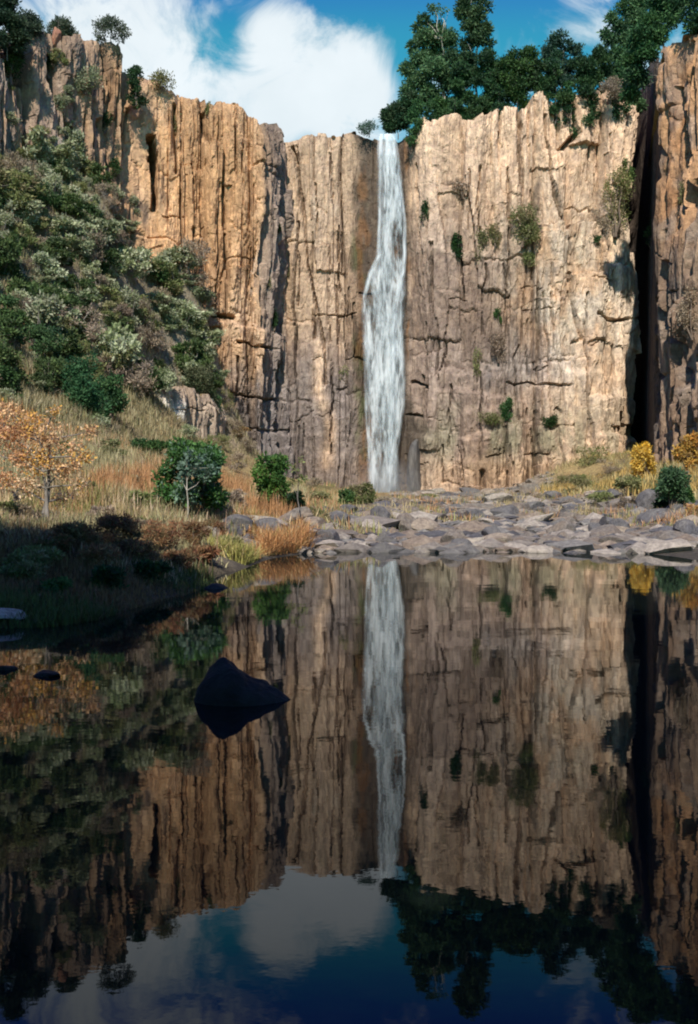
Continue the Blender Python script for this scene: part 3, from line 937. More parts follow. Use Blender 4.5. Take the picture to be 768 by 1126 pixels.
def rim_tree(px, base_py, d, seed, hpx, wpx, pal, nl, leaf, label, cat='tree', name='tree', bark='bark_grey', crown_from=.3, n_lobes=22, asp=.4, shell=.35, lsize=.2, trunk=.012, group=None, forks=1, rel=None, sink=0, tip=.93):
    base = P(px, base_py, d)
    z = drop(base[0], base[1])
    topz = P(px, base_py - hpx, d)[2]
    zb = z.z if z is not None and abs(z.z - base[2]) < 6 else base[2]
    h = topz - zb + sink; w = wpx / FPX * d
    lb = None
    if rel:      # crown clumps given as px, py, radius of the picture, dy metres
        lb = [(P(a, b, d) - np.array((base[0], base[1] - dy, zb - sink)), (r / FPX * d, r / FPX * d, r / FPX * d * .75)) for a, b, r, dy in rel]
    cr, tr = make_tree(seed, h, w, pal, int(nl * 1.5), leaf, max(.05, trunk * h), bark, lb, crown_from, n_lobes, .1, asp, shell, lsize, forks, tip)
    return place_parts(name, (cr, tr), (base[0], base[1], zb - sink), (1, 1, 1), 0, label, cat, group, ('crown', 'trunk'))


EUC = [(.055, .12, .052), (.075, .155, .065), (.095, .175, .075), (.036, .08, .04)]
DKG = [(.032, .085, .03), (.046, .11, .036), (.065, .13, .044), (.02, .055, .024)]
rim_tree(487, 132, 104, 1, 128, 70, EUC, 13000, .36, 'tall pale-trunked leafy tree standing highest on the cliff top right of the waterfall', bark='bark_pale', tip=.80,
         rel=[(485, 12, 9, 0), (477, 8, 6, 0), (494, 10, 5, 0), (466, 22, 8, 0), (459, 30, 6, 0), (480, 30, 13, 1), (468, 42, 12, 0), (455, 50, 8, 0), (490, 44, 15, 0), (476, 58, 15, 1), (458, 66, 12, 0), (448, 76, 9, 0), (495, 66, 15, 0), (478, 80, 15, -1), (460, 88, 14, 0), (449, 100, 10, 0), (496, 90, 15, 0), (474, 104, 14, 0), (488, 112, 13, 1), (458, 112, 12, 0)])
rim_tree(525, 118, 103, 2, 122, 50, EUC, 9000, .36, 'slender tall tree with open crown running out of the top of the photo', bark='bark_pale',
         rel=[(520, -6, 12, 0), (532, 2, 11, 0), (512, 4, 9, 0), (508, 14, 8, 0), (537, 8, 8, 0), (524, 16, 11, 0), (518, 28, 10, 0), (533, 32, 9, 0), (526, 42, 10, 0), (515, 48, 10, 0), (538, 48, 6, 0), (536, 60, 7, 0), (516, 66, 11, 0), (520, 82, 10, 0), (510, 88, 10, 0)])
rim_tree(438, 148, 101.5, 3, 42, 42, [(.02, .06, .03), (.035, .09, .035), (.05, .09, .04)], 6500, .3, 'round green bush hanging over the lip right beside the top of the waterfall', 'bush', 'bush', shell=.3,
         rel=[(428, 130, 9, 0), (436, 122, 10, 0), (446, 116, 10, 0), (430, 140, 8, 0), (442, 134, 10, 0), (450, 128, 8, 0), (424, 124, 5, 0), (452, 108, 9, 0)])
rim_tree(487, 138, 100.5, 4, 40, 20, MG, 1800, .26, 'small bright green bush spilling over the rim below the tall tree', 'bush', 'bush',
         rel=[(486, 122, 8, 0), (489, 132, 7, 0), (492, 144, 5, -1), (482, 114, 8, 0)])
rim_tree(508, 124, 101.5, 5, 54, 40, DKG, 6500, .3, 'dark olive bush between the two tallest trees on the cliff top', 'bush', 'bush', crown_from=.1, n_lobes=16, lsize=.22)
rim_tree(536, 118, 101, 6, 52, 42, DKG, 8000, .3, 'dense dark bush with a black underside on the rim right of the slender tree', 'bush', 'bush', crown_from=.1, n_lobes=18, lsize=.22)
rim_tree(569, 122, 100.2, 7, 68, 56, DG, 9500, .3, 'broad deep green bush whose foot hangs down into a notch in the cliff rim', 'bush', 'bush',
         rel=[(555, 72, 11, 0), (568, 62, 10, 0), (582, 60, 10, 0), (574, 76, 14, 0), (590, 74, 10, 0), (556, 88, 12, 0), (572, 94, 13, 0), (588, 90, 11, 0), (572, 108, 9, 0), (578, 118, 7, 0), (562, 100, 9, 0), (548, 84, 9, 0)])
rim_tree(618, 104, 102, 8, 66, 46, [(.03, .07, .05), (.05, .095, .07), (.03, .08, .035)], 7500, .3, 'round blue-green crowned small tree on the rim right of the broad bush', crown_from=.15, n_lobes=18, lsize=.2)
rim_tree(611, 106, 99.6, 18, 34, 22, DKG, 2600, .27, 'narrow dark bush wedged in the rim crack under the round blue-green tree', 'bush', 'bush', crown_from=.05, n_lobes=10, lsize=.28)
rim_tree(638, 98, 101, 9, 34, 34, DKG, 3800, .28, 'low dark bush on the rim between the round tree and the big right-hand trees', 'bush', 'bush', crown_from=.05, n_lobes=12, lsize=.26)
rim_tree(660, 92, 101.5, 10, 40, 30, DKG, 3800, .28, 'upright dark bush on the rim just before the shaded cleft', 'bush', 'bush', crown_from=.05, n_lobes=12, lsize=.24)
rim_tree(687, 112, 102, 11, 140, 60, EUC, 12000, .36, 'large feathery blue-green tree leaning out at the head of the dark cleft', bark='bark_pale',
         rel=[(676, 20, 9, 0), (690, 8, 12, 0), (684, 30, 11, 0), (672, 44, 8, 0), (700, 22, 14, 0), (692, 44, 13, 0), (680, 60, 11, 0), (666, 38, 6, 0), (706, 2, 12, 0), (704, 50, 13, 0), (694, 70, 13, 0), (684, 86, 9, 0), (702, 88, 12, 0), (694, 104, 10, 0), (702, 116, 9, 0), (680, 76, 9, 0), (712, -12, 12, 0)])
rim_tree(730, 56, 84, 12, 70, 62, DKG, 11000, .3, 'dense dark tree filling the gap above the cleft beside the right-hand cliff',
         rel=[(706, 40, 14, 0), (716, 26, 14, 0), (728, 14, 14, 0), (712, 58, 13, 0), (722, 40, 13, 0), (738, 8, 13, 0), (734, 26, 11, 0), (704, 76, 12, 1), (700, 92, 10, 2), (748, 0, 12, 0), (698, 60, 11, 1), (742, 18, 9, 0), (724, 2, 13, 0)], sink=3)
rim_tree(772, 20, 77, 13, 40, 60, DKG, 5000, .3, 'dark bushy tree on top of the right-hand cliff at the photo edge', crown_from=.1, n_lobes=14, lsize=.22)
rim_tree(672, 108, 98.6, 14, 20, 26, DRY, 1200, .2, 'brown dry bush drooping over the pale rim beside the cleft', 'bush', 'bush', crown_from=.0, n_lobes=8, lsize=.3)
for k, (px_, py_, w_, h_, lab) in enumerate([(458, 128, 22, 18, 'low dark bush on the rim just right of the waterfall lip bush'), (474, 134, 26, 20, 'low bush under the tallest tree on the rim'), (500, 130, 30, 20, 'low dark bush between the spilling bush and the dense rim bush'),
        (524, 128, 32, 18, 'low bush below the slender tree'), (548, 120, 30, 20, 'low bush left of the broad notch bush'), (596, 106, 26, 18, 'low bush between the broad notch bush and the round tree'),
        (628, 104, 24, 14, 'low bush on the rim right of the narrow crack bush'), (648, 100, 26, 16, 'low bush on the flat rim before the upright bush'), (682, 104, 28, 22, 'low dark bush at the very head of the cleft')]):
    rim_tree(px_, py_, 99.8, 30 + k, h_, w_, DKG, 1500, .27, lab, 'bush', 'bush', crown_from=-.15, n_lobes=11, lsize=.26, sink=.5)
# left rim
rim_tree(8, 60, 80, 15, 62, 44, [(.04, .08, .045), (.06, .10, .05), (.03, .06, .035)], 6500, .26, 'bushy green tree on the highest left corner of the cliff', crown_from=.1, n_lobes=16, lsize=.22)
rim_tree(30, 60, 83, 16, 40, 34, [(.05, .08, .045), (.08, .11, .07)], 3000, .22, 'grey-green bush next to the left corner tree on the cliff top', 'bush', 'bush', crown_from=.05, n_lobes=12, lsize=.26)
rim_tree(66, 58, 86, 17, 36, 30, [(.05, .075, .04), (.09, .11, .07)], 2600, .22, 'scraggy bush behind the reddish rock pinnacle on the left rim', 'bush', 'bush', crown_from=.05, n_lobes=12, lsize=.26)
rim_tree(122, 44, 90, 19, 20, 46, [(.07, .09, .06), (.10, .12, .08)], 1700, .22, 'wispy spreading low tree on the left rim above the square prow', crown_from=.12, n_lobes=14, lsize=.17)
rim_tree(150, 100, 91, 20, 26, 20, DKG, 1500, .24, 'dark shrub filling the vertical notch beside the square prow', 'bush', 'bush', crown_from=-.2, n_lobes=14, lsize=.3, sink=.8)
rim_tree(176, 92, 94, 21, 10, 26, OL, 900, .2, 'low olive shrub on the stepped left rim', 'bush', 'bush', crown_from=0, n_lobes=7, lsize=.35)
rim_tree(406, 146, 101.5, 22, 10, 30, [(.06, .11, .08), (.09, .14, .10)], 900, .18, 'low grey-green scrub on the rim just left of the waterfall lip', 'bush', 'bush', crown_from=0, n_lobes=8, lsize=.25)

# ------------------------------------------------------------------ plants growing on the cliff faces
PAL = dict(DG=DG, MG=MG, GG=GG, OL=OL, DRY=DRY, ORG=ORG, YEL=YEL, RED=RED, DKG=DKG)
SD = [500]


def cliff_plant(px, py, wpx, hpx, pal, label, nl=1400, leaf=.2, lobes=9, name='bush', cat='bush', group=None):
    h = hit(px, py + hpx * .35)
    if h is None: return
    p, d = h[0], h[0].y
    w, hh = wpx / FPX * d, hpx / FPX * d
    SD[0] += 1
    fol, st = make_plant(SD[0], w, hh, PAL[pal], nl, leaf, lobes, 0.0, 3, small=.42, dpt=w * .7)
    base = P(px, py + hpx * .5, d)
    place_parts(name, (fol, st), (base[0], d - .1 * w, base[2]), (1, 1, 1), 0, label, cat, group)


for a in [
    (574, 244, 38, 50, 'OL', 'largest round olive bush on the pale right-hand wall', 3800, .2, 14),
    (581, 284, 22, 18, 'OL', 'small olive shrub just under the largest round bush on the right wall', 900, .17),
    (543, 258, 16, 34, 'OL', 'narrow olive shrub left of the largest round bush', 1200, .18),
    (530, 270, 16, 46, 'OL', 'ragged upright olive shrub on the brown wall left of the round bush', 1300, .18),
    (503, 269, 12, 28, 'DG', 'lone black-green shrub in a hole of the wall right of the waterfall', 1400, .2),
    (510, 208, 34, 22, 'DRY', 'brown withered shrub high on the right wall near the waterfall', 1300, .18),
    (466, 232, 12, 26, 'DG', 'small green shrub on the wall close to the waterfall right edge', 700, .17),
    (676, 218, 38, 76, 'OL', 'tall yellowish-green bush clinging to the pale wall beside the dark cleft', 3600, .2, 14),
    (690, 186, 14, 32, 'MG', 'green shrub on the very edge of the pale wall at the cleft', 1100, .18),
    (664, 240, 26, 30, 'DRY', 'rusty brown shrub below the yellowish-green bush near the cleft', 1300, .18),
    (716, 258, 20, 36, 'DG', 'dark green shrub on the near cliff at the right lip of the cleft', 1500, .17),
    (655, 264, 14, 12, 'DG', 'tiny dark shrub on the pale wall under the rusty brown shrub', 500, .16),
    (549, 346, 10, 22, 'MG', 'small green shrub at the top of a brown stain on the right wall', 700, .16),
    (548, 376, 22, 40, 'DRY', 'dangling brown dry scrub below the small green shrub on the stained wall', 1300, .17),
    (524, 400, 12, 34, 'OL', 'thin olive strip of plants beside the hanging brown scrub', 700, .16),
    (556, 448, 18, 34, 'MG', 'bright green upright bush on the low ledge of the right wall', 2000, .17),
    (540, 460, 34, 26, 'OL', 'patch of yellow-green growth left of the bright green ledge bush', 1700, .16),
    (605, 463, 18, 18, 'DG', 'round dark green bush alone on the low ledge', 1500, .16),
    (302, 349, 14, 26, 'DG', 'round green bush in the angle between left cliff and recessed wall', 1500, .18),
    (306, 250, 10, 14, 'MG', 'small green tuft high in the angle of the recessed wall', 500, .16),
    (296, 310, 12, 16, 'OL', 'little olive tuft above the round green bush in the cliff angle', 500, .15),
    (188, 78, 16, 18, 'OL', 'little shrub on the rim step of the left cliff', 500, .18),
    (195, 140, 8, 40, 'OL', 'thin green streak of plants in a crack of the orange cliff', 600, .17),
    (229, 118, 7, 22, 'OL', 'small green tuft in the upper right crack of the orange cliff', 350, .17),
    (116, 134, 16, 24, 'DG', 'dark green bush hanging in a crack of the upper left cliff', 1000, .18),
    (126, 186, 18, 22, 'DG', 'dark bush at the foot of the pale upper left columns', 1000, .18),
    (95, 88, 34, 30, 'GG', 'grey-green scrub on the broken ledges of the upper left cliff', 1500, .2),
    (55, 68, 20, 34, 'DG', 'green shrub beneath the scraggy rim bush', 900, .2),
    (12, 70, 36, 50, 'DG', 'heavy green shrub under the left corner tree', 2200, .22),
    (380, 410, 16, 20, 'OL', 'sparse olive tuft on the wall left of the waterfall', 300, .15),
    (760, 340, 30, 60, 'DRY', 'brown dry scrub on the ledge of the near right cliff', 1800, .17),
    (752, 210, 14, 30, 'OL', 'small olive shrub high on the near right cliff', 500, .16),
    (645, 500, 46, 26, 'OL', 'yellowish scrub at the foot of the wall by the cleft', 1800, .16),
    (318, 300, 6, 12, 'OL', 'tiny tuft in the long crack of the recessed wall', 200, .14),
]:
    cliff_plant(*a)

# ------------------------------------------------------------------ bushes on the left slope and the banks
def ground_bush(px, py_base, wpx, hpx, pal, label, nl=3000, leaf=.14, lobes=14, name='bush', cat='bush', group=None, stems=3, bark='bark', lift=.06, small=.34, asp=.45, shell=.45, d=None, twig=0):
    if d is None:
        h = hit(px, py_base, [bvh_ground]); p = h[0]
    else:
        q = P(px, py_base, d); p = Vector((q[0], d, float(ground_z(q[0], d))))
    w, hh = wpx / FPX * p.y, hpx / FPX * p.y
    SD[0] += 1
    fol, st = make_plant(SD[0], w, hh, PAL[pal] if isinstance(pal, str) else pal, nl, leaf, lobes, lift, stems, bark, asp=asp, small=small, shell=shell, twig=twig)
    return place_parts(name, (fol, st), (p.x, p.y, p.z - .03 * hh), (1, 1, 1), 0, label, cat, group)


GUM = [(.06, .15, .035), (.10, .20, .05), (.035, .09, .025), (.16, .25, .16), (.07, .15, .035)]
ground_bush(212, 567, 88, 88, GUM, 'dense round green bush on the grassy bank with a thin pale trunk in front', 10000, .13, 30, small=.26, shell=.35)
ground_bush(302, 560, 52, 66, [(.08, .17, .03), (.12, .21, .05), (.045, .11, .025)], 'bright green bush left of the waterfall base', 4800, .13, 20, small=.28)
ground_bush(325, 566, 22, 30, 'DG', 'low dark bush at the right foot of the bright green bush', 1300, .12, 8)
ground_bush(398, 558, 36, 34, 'OL', 'olive rounded bush on the rocks just left of the waterfall foot', 3200, .14, 14, small=.3)
ground_bush(381, 559, 18, 24, 'MG', 'small vivid green bush against the olive rounded bush', 1300, .13, 8)
ground_bush(738, 566, 44, 54, [(.06, .11, .05), (.09, .15, .07), (.04, .09, .03)], 'soft green bush above the dark boulders on the right bank', 4200, .15, 16)
ground_bush(732, 564, 24, 26, 'DG', 'deep green low bush between the dark boulders on the right bank', 1800, .14, 9)
ground_bush(755, 562, 18, 26, 'MG', 'small green bush at the foot of the orange shrubs on the right bank', 1000, .14, 8)
ground_bush(708, 530, 32, 48, 'YEL', 'golden yellow pointed bush at the foot of the dark cleft', 3200, .17, 14, small=.3)
ground_bush(757, 525, 36, 52, [(.55, .27, .05), (.5, .33, .07), (.3, .2, .07)], 'orange autumn bush right of the golden bush under the near cliff', 2600, .16, 14)
ground_bush(690, 545, 40, 24, 'OL', 'low yellow-green scrub in front of the golden bush', 1800, .15, 10)
ground_bush(640, 545, 50, 24, 'OL', 'low scrub patch at the foot of the right wall', 2000, .15, 10)
# reddish brown bank shrubs
ground_bush(128, 606, 70, 42, 'RED', 'rust red low shrub on the crest of the shaded bank', 4600, .07, 22, asp=.22, shell=.15, small=.3, twig=30)
ground_bush(178, 612, 74, 44, 'RED', 'broad red-brown shrub at the tip of the shaded bank', 3400, .07, 22, asp=.22, shell=.15, small=.3, twig=30)
ground_bush(214, 606, 44, 36, 'RED', 'small red-brown shrub beside the pale shore stone', 2000, .07, 18, asp=.22, shell=.15, small=.3, twig=20)
ground_bush(60, 616, 46, 32, [(.15, .09, .04), (.09, .10, .03), (.22, .1, .05)], 'brown green shrub under the orange tree on the bank', 2600, .07, 18, asp=.22, shell=.15, small=.3, twig=20)
ground_bush(20, 640, 60, 30, 'OL', 'olive green shrub low on the shaded bank at the photo edge', 2400, .06, 12)
ground_bush(60, 660, 44, 26, 'MG', 'green leafy clump at the waterline of the shaded bank', 1800, .05, 12)
ground_bush(120, 650, 50, 34, 'DG', 'dark green shrub in the middle of the shaded bank', 2400, .06, 12)
ground_bush(168, 640, 46, 26, 'DG', 'dark shrub near the pointed end of the shaded bank', 2000, .06, 12)
for a in [(95, 545, 34, 16, 'OL', 'low olive shrub in the straw grass right of the orange tree'), (140, 532, 30, 16, 'GG', 'pale green scrub in the straw grass uphill of the dense round bush'),
          (120, 500, 36, 18, 'OL', 'olive scrub high on the straw bank below the slope rocks'), (155, 560, 30, 20, 'OL', 'olive tuft of scrub at the left foot of the dense round bush'),
          (262, 560, 34, 22, 'DRY', 'dry brown scrub between the two green bank bushes'), (350, 556, 26, 18, 'OL', 'pale olive scrub between the sapling and the olive rounded bush'),
          (70, 500, 30, 16, 'MG', 'small green shrub directly above the orange tree'), (262, 520, 30, 24, 'DRY', 'grey brown dry scrub uphill of the bright green bush'),
          (108, 575, 34, 18, 'DRY', 'brown dry shrub in the grass right of the orange tree trunk'), (165, 585, 30, 16, 'OL', 'olive weeds in the grass above the rust red shrub'),
          (345, 540, 26, 16, 'DRY', 'dry scrub at the foot of the grey recessed wall'), (15, 575, 40, 22, 'OL', 'olive weeds under the orange tree crown at the photo edge')]:
    ground_bush(*a, 1300, .10, 9, shell=.3)
for a in [(247, 452, 26, 26, 'OL', 'olive scrub in the corner between slope and orange cliff'), (256, 478, 30, 20, 'DRY', 'dry scrub at the foot of the orange cliff corner'), (240, 494, 34, 20, 'OL', 'olive scrub under the bare tan rock face'),
          (272, 498, 36, 18, 'DRY', 'dry scrub in front of the grey stained cliff foot'), (205, 482, 30, 16, 'GG', 'pale scrub along the foot of the bare tan rock face'), (300, 505, 30, 18, 'OL', 'olive scrub at the grey cliff foot above the bright green bush'),
          (662, 556, 34, 16, 'OL', 'olive scrub at the edge of the boulders on the right bank'), (600, 549, 30, 10, 'DRY', 'dry low scrub behind the boulders before the pale wall'), (690, 560, 26, 16, 'DRY', 'dry scrub left of the dark hunched boulder'),
          (764, 572, 22, 18, 'ORG', 'small rusty shrub among the boulders at the right edge'), (626, 538, 44, 18, 'OL', 'olive scrub on the grassy ramp under the right wall'), (672, 522, 40, 20, 'DRY', 'dry scrub on the grassy ramp before the cleft'),
          (222, 618, 44, 16, 'RED', 'low rusty growth on the muddy spit behind the black pointed rock'), (250, 606, 36, 14, 'OL', 'low olive growth on the stony shore left of the blue-grey boulders'), (742, 540, 30, 22, 'DRY', 'dry scrub between the golden and the orange bush'), (425, 556, 34, 10, 'DRY', 'low dry scrub at the foot of the waterfall'), (470, 552, 34, 9, 'OL', 'low olive scrub among stones right of the waterfall foot'), (350, 574, 30, 14, 'OL', 'olive weeds among the stones right of the bare sapling')]:
    ground_bush(*a, 1500, .13, 12, shell=.2, small=.3, asp=.3, twig=14)
for a in [(85, 604, 56, 34, 'RED', 'rusty brush at the left end of the shaded crest'), (150, 622, 60, 30, 'RED', 'rusty brush just inside the shade of the bank'),
          (196, 628, 44, 24, 'RED', 'small rusty brush near the pointed tip of the bank'), (110, 628, 56, 30, 'RED', 'dim brown brush in the shade below the crest'),
          (40, 628, 56, 30, 'OL', 'dim olive brush in the shade below the orange tree'), (235, 596, 40, 26, 'RED', 'rusty brush behind the pale stone at the bank tip'), (160, 596, 44, 26, 'DRY', 'dry brown brush behind the rust red shrub')]:
    ground_bush(*a, 3000, .07, 20, shell=.15, asp=.25, small=.3, twig=24)
# slope landmarks
ground_bush(94, 462, 58, 76, [(.02, .065, .03), (.03, .095, .04), (.045, .12, .045)], 'big deep green bush leaning right at the foot of the slope', 6500, .17, 22)
ground_bush(122, 470, 40, 66, DKG, 'blackish green bush hugging the right side of the big deep green bush', 4500, .17, 16)
ground_bush(38, 232, 56, 34, 'DG', 'dark green dome bush near the top of the left slope', 4200, .2, 16)
ground_bush(8, 440, 34, 40, 'DG', 'dark green bush at the left photo edge above the orange tree', 2200, .14, 12)
ground_bush(50, 400, 60, 44, [(.05, .10, .04), (.07, .13, .045), (.03, .07, .03)], 'mid green bush in the middle of the left slope', 3600, .17, 16)
ground_bush(196, 396, 22, 20, 'MG', 'small vivid green bush high on the right part of the slope', 1200, .17, 8)
ground_bush(215, 452, 56, 54, [(.04, .07, .03), (.09, .11, .05), (.16, .17, .09)], 'dark bush above the white rock face at the slope foot', 4600, .18, 18)
ground_bush(236, 470, 18, 52, DKG, 'narrow dark bush on the right edge of the slope against the grey cliff', 1600, .18, 9)
ground_bush(180, 322, 36, 34, 'DG', 'dark bush against the orange cliff at the right of the slope', 2200, .2, 12)
ground_bush(175, 432, 30, 30, 'OL', 'olive bush left of the white rock face', 1600, .18, 10)
ground_bush(12, 292, 30, 30, 'MG', 'fresh green bush at the left edge high on the slope', 1500, .2, 10)
ground_bush(88, 345, 26, 24, 'DG', 'small dark green bush at the centre of the grey-green slope', 1500, .18, 10)
ground_bush(165, 505, 52, 24, 'MG', 'low green bush at the top of the straw-coloured bank', 2600, .15, 12)
ground_bush(262, 482, 30, 14, 'RED', 'tiny red-leaved shrub at the base of the grey cliff', 600, .13, 6)

# general grey-green scrub of the slope, counted but alike
protos = {}
ALIKE = []
for key, pal, asp in (('pale', GG, .5), ('olive', OL, .5), ('green', [(.07, .115, .035), (.10, .15, .05), (.045, .08, .028)], .5), ('dry', DRY, .25)):
    protos[key] = []
    for v in range(3):
        f, s = make_plant(900 + 10 * v + len(key), (2.6, 3.4, 2.2)[v], (1.5, 1.3, 2.1)[v], pal, 2100 if key != 'dry' else 1300, .17, 20, .02, 4, 'bark_grey', asp=asp, small=(.26, .22, .28)[v], shell=.15, dpt=2.2, twig=22)
        protos[key].append(merged(f, s))
LAB = dict(pale=('pale grey-green scrub bush among many on the left slope', 'grey-green bushes of the left slope'),
           olive=('olive scrub bush among many on the left slope', 'olive bushes of the left slope'),
           green=('plain green scrub bush among many on the left slope', 'green bushes of the left slope'),
           dry=('leafless brownish scrub bush among many on the left slope', 'dry bushes of the left slope'))
rng = np.random.default_rng(42)
cnt, tries = 0, 0
while cnt < 290 and tries < 5000:
    tries += 1
    px = rng.uniform(-30, 248); py = rng.uniform(170, 478)
    if py > np.interp(px, [-40, 60, 120, 250], [440, 450, 480, 450]): continue
    if 126 < px < 238 and py > 436: continue
    h = hit(px, py)
    if h is None or h[0].y < 40: continue
    g = drop(h[0].x, h[0].y, [bvh_ground])
    if abs(g.z - h[0].z) > 2.5: continue
    e = vn(px / 45., py / 45., 3)
    r = rng.random()
    lowleft = sstep(90, 200, py - .8 * px - 100)
    k = 'green' if r < .10 + .36 * lowleft else ('pale' if r < .62 + .2 * (e > .5) - .1 * lowleft else ('olive' if r < .84 else 'dry'))
    o = bpy.data.objects.new('shrub', protos[k][rng.integers(0, 3)])
    link(o); tag(o, LAB[k][0], 'bush', LAB[k][1])
    s = float(np.clip(np.exp(rng.normal(-.08, .38)), .4, 1.9)) * (1.0 if h[0].y > 60 else .75)
    o.location = (h[0].x, h[0].y, h[0].z - .12); o.scale = (s * rng.uniform(.85, 1.2), s, s * rng.uniform(.8, 1.25)); o.rotation_euler = (0, 0, rng.random() * 6.28)
    ALIKE.append((o, dict(pale='pale grey-green bush', olive='olive bush', green='plain green bush', dry='brownish bare bush')[k], s, 'slope'))
    cnt += 1
# scrub on the broken upper left rock and on the pale columns
cnt, tries = 0, 0
while cnt < 50 and tries < 1500:
    tries += 1
    px = rng.uniform(-20, 150); py = rng.uniform(60, 290)
    if rng.random() > np.interp(py, [60, 120, 200, 290], [.25, .5, 1, 1]): continue
    if px > 100 and py < 190: continue
    h = hit(px, py)
    if h is None: continue
    o = bpy.data.objects.new('shrub', protos['pale' if rng.random() < .7 else 'olive'][rng.integers(0, 3)])
    link(o); tag(o, 'small grey-green shrub rooted in the rock of the upper left cliff', 'bush', 'shrubs rooted in the upper left cliff')
    s = rng.uniform(.4, .95)
    o.location = h[0] - Vector((0, 0, .4 * s)); o.scale = (s, s, s); o.rotation_euler = (0, 0, rng.random() * 6.28)
    ALIKE.append((o, 'grey-green rock shrub', s, 'cliff'))
    cnt += 1


# ------------------------------------------------------------------ the orange-leaved small tree on the left bank
def small_tree(px, py, d, hpx, wpx, pal, label, nl, leaf, seed, rel, bark='bark_grey', tr=.05, forks=2, name='tree'):
    b = P(px, py, d); z = float(ground_z(b[0], d))
    lb = [(P(a, c, d) - np.array((b[0], d - dy, z)), (r / FPX * d, r / FPX * d, r / FPX * d * .8)) for a, c, r, dy in rel]
    hh = P(px, py - hpx, d)[2] - z
    cr, trk = make_tree(seed, hh, wpx / FPX * d, pal, nl, leaf, tr, bark, lb, asp=.6, shell=.2, forks=forks)
    return place_parts(name, (cr, trk), (b[0], d, z - .05), (1, 1, 1), 0, label, 'tree', None, ('crown', 'trunk'))


small_tree(52, 590, 20, 130, 120, ORG, 'small autumn tree with pale orange leaves and grey trunk on the grassy bank', 6500, .062, 61,
           [(10, 475, 22, 0), (34, 462, 20, 0), (56, 476, 22, 0), (78, 490, 16, 0), (20, 500, 22, 0), (44, 505, 24, 0), (70, 515, 16, 0), (6, 525, 18, 0), (30, 530, 18, 0), (-14, 490, 24, 0), (92, 470, 12, .5), (100, 500, 12, -.5), (60, 545, 14, .5), (88, 530, 12, 0), (60, 450, 10, 0), (84, 508, 10, 0), (-10, 460, 20, .4), (8, 448, 14, 0)], tr=.075)
# thin pale sapling trunk in front of the dense bush, and the bare sapling beside the bright bush
small_tree(207, 566, 25.5, 70, 40, [(.12, .2, .14), (.15, .23, .16), (.07, .15, .08)], 'slender grey-leaved sapling with a straight pale trunk before the dense round bush', 520, .10, 62,
           [(205, 510, 10, 0), (216, 516, 10, 0), (228, 520, 9, 0), (200, 522, 8, 0), (236, 512, 7, 0), (208, 498, 7, 0), (222, 504, 8, 0)], 'bark_pale', .028, 1)
small_tree(328, 572, 30, 60, 20, OL, 'thin nearly bare sapling beside the bright green bush', 260, .09, 63,
           [(326, 512, 7, 0), (332, 524, 6, 0), (322, 528, 5, 0), (330, 505, 5, 0)], 'bark_grey', .03, 1)
small_tree(22, 600, 21, 60, 26, DRY, 'thin bare brown sapling left of the orange tree', 160, .07, 64, [(20, 545, 8, 0), (26, 556, 6, 0)], 'bark', .02, 1)
small_tree(754, 565, 45, 40, 14, DRY, 'slim bare pale sapling standing on the right bank', 120, .1, 65, [(754, 520, 5, 0), (756, 528, 4, 0)], 'bark_pale', .035, 1)

# ------------------------------------------------------------------ grass, reeds and undergrowth
def blades(n, sampler, hgt, wid, cols, seed, lean=.5):
    rng = np.random.default_rng(seed)
    x, y, hs = sampler(rng, n)
    n = len(x)
    z = ground_z(x, y)
    a = rng.random(n) * 6.283; L = hs * hgt * (.45 + .9 * rng.random(n)); w = wid * (.6 + .8 * rng.random(n))
    ln = np.abs(rng.normal(0, lean, n)); b = a + rng.normal(0, .5, n)
    dx, dy = np.cos(b) * ln, np.sin(b) * ln
    wx, wy = -np.sin(a) * w * .5, np.cos(a) * w * .5
    up = 1 / np.sqrt(1 + ln ** 2 * .6)
    base = np.stack([x, y, z - .03], 1)
    mid = base + np.stack([dx * .3 * L, dy * .3 * L, .55 * L * up], 1)
    tip = base + np.stack([dx * .9 * L, dy * .9 * L, L * up * .95], 1)
    W = np.stack([wx, wy, 0 * wx], 1)
    V = np.stack([base - W, base + W, mid + W * .8, mid - W * .8, tip], 1).reshape(-1, 3)
    i = np.arange(n) * 5
    cols = np.array(cols, float)
    k = np.clip(((vn(x / 2.4, y / 2.4, seed) * 1.9 - .45) * len(cols) + rng.normal(0, 1.1, n)).astype(int), 0, len(cols) - 1)
    c = cols[k] * (.65 + .7 * rng.random(n))[:, None]
    return V, [np.c_[i, i + 1, i + 2, i + 3], np.c_[i + 3, i + 2, i + 4]], np.repeat(c, 5, 0)


def grass_obj(name, label, n, sampler, hgt, wid, cols, seed, lean=.5):
    V, F, C = blades(n, sampler, hgt, wid, cols, seed, lean)
    me = mk_mesh(name, V, F, [M['grass']], C, smooth=False)
    o = mobj(name, me); tag(o, label, 'grass', None, 'stuff')
    return o


def samp_region(test, dmin, dmax, pxa, pxb, zmin=.03):
    def f(rng, n):
        m = n * 4
        d = dmin * (dmax / dmin) ** rng.random(m)
        px = rng.uniform(pxa, pxb, m)
        x = (px - 384) / FPX * d
        z = ground_z(x, d)
        ppx, py = proj(x, d, z)
        ok = (z > zmin) & (rng.random(m) < test(x, d, z, ppx, py))
        x, d, py = x[ok][:n], d[ok][:n], py[ok][:n]
        return x, d, (.35 + 1.0 * vn(x / 1.3, d / 1.3, 8) ** 1.3) * np.clip((d - 12) / 10, .35, 1)
    return f


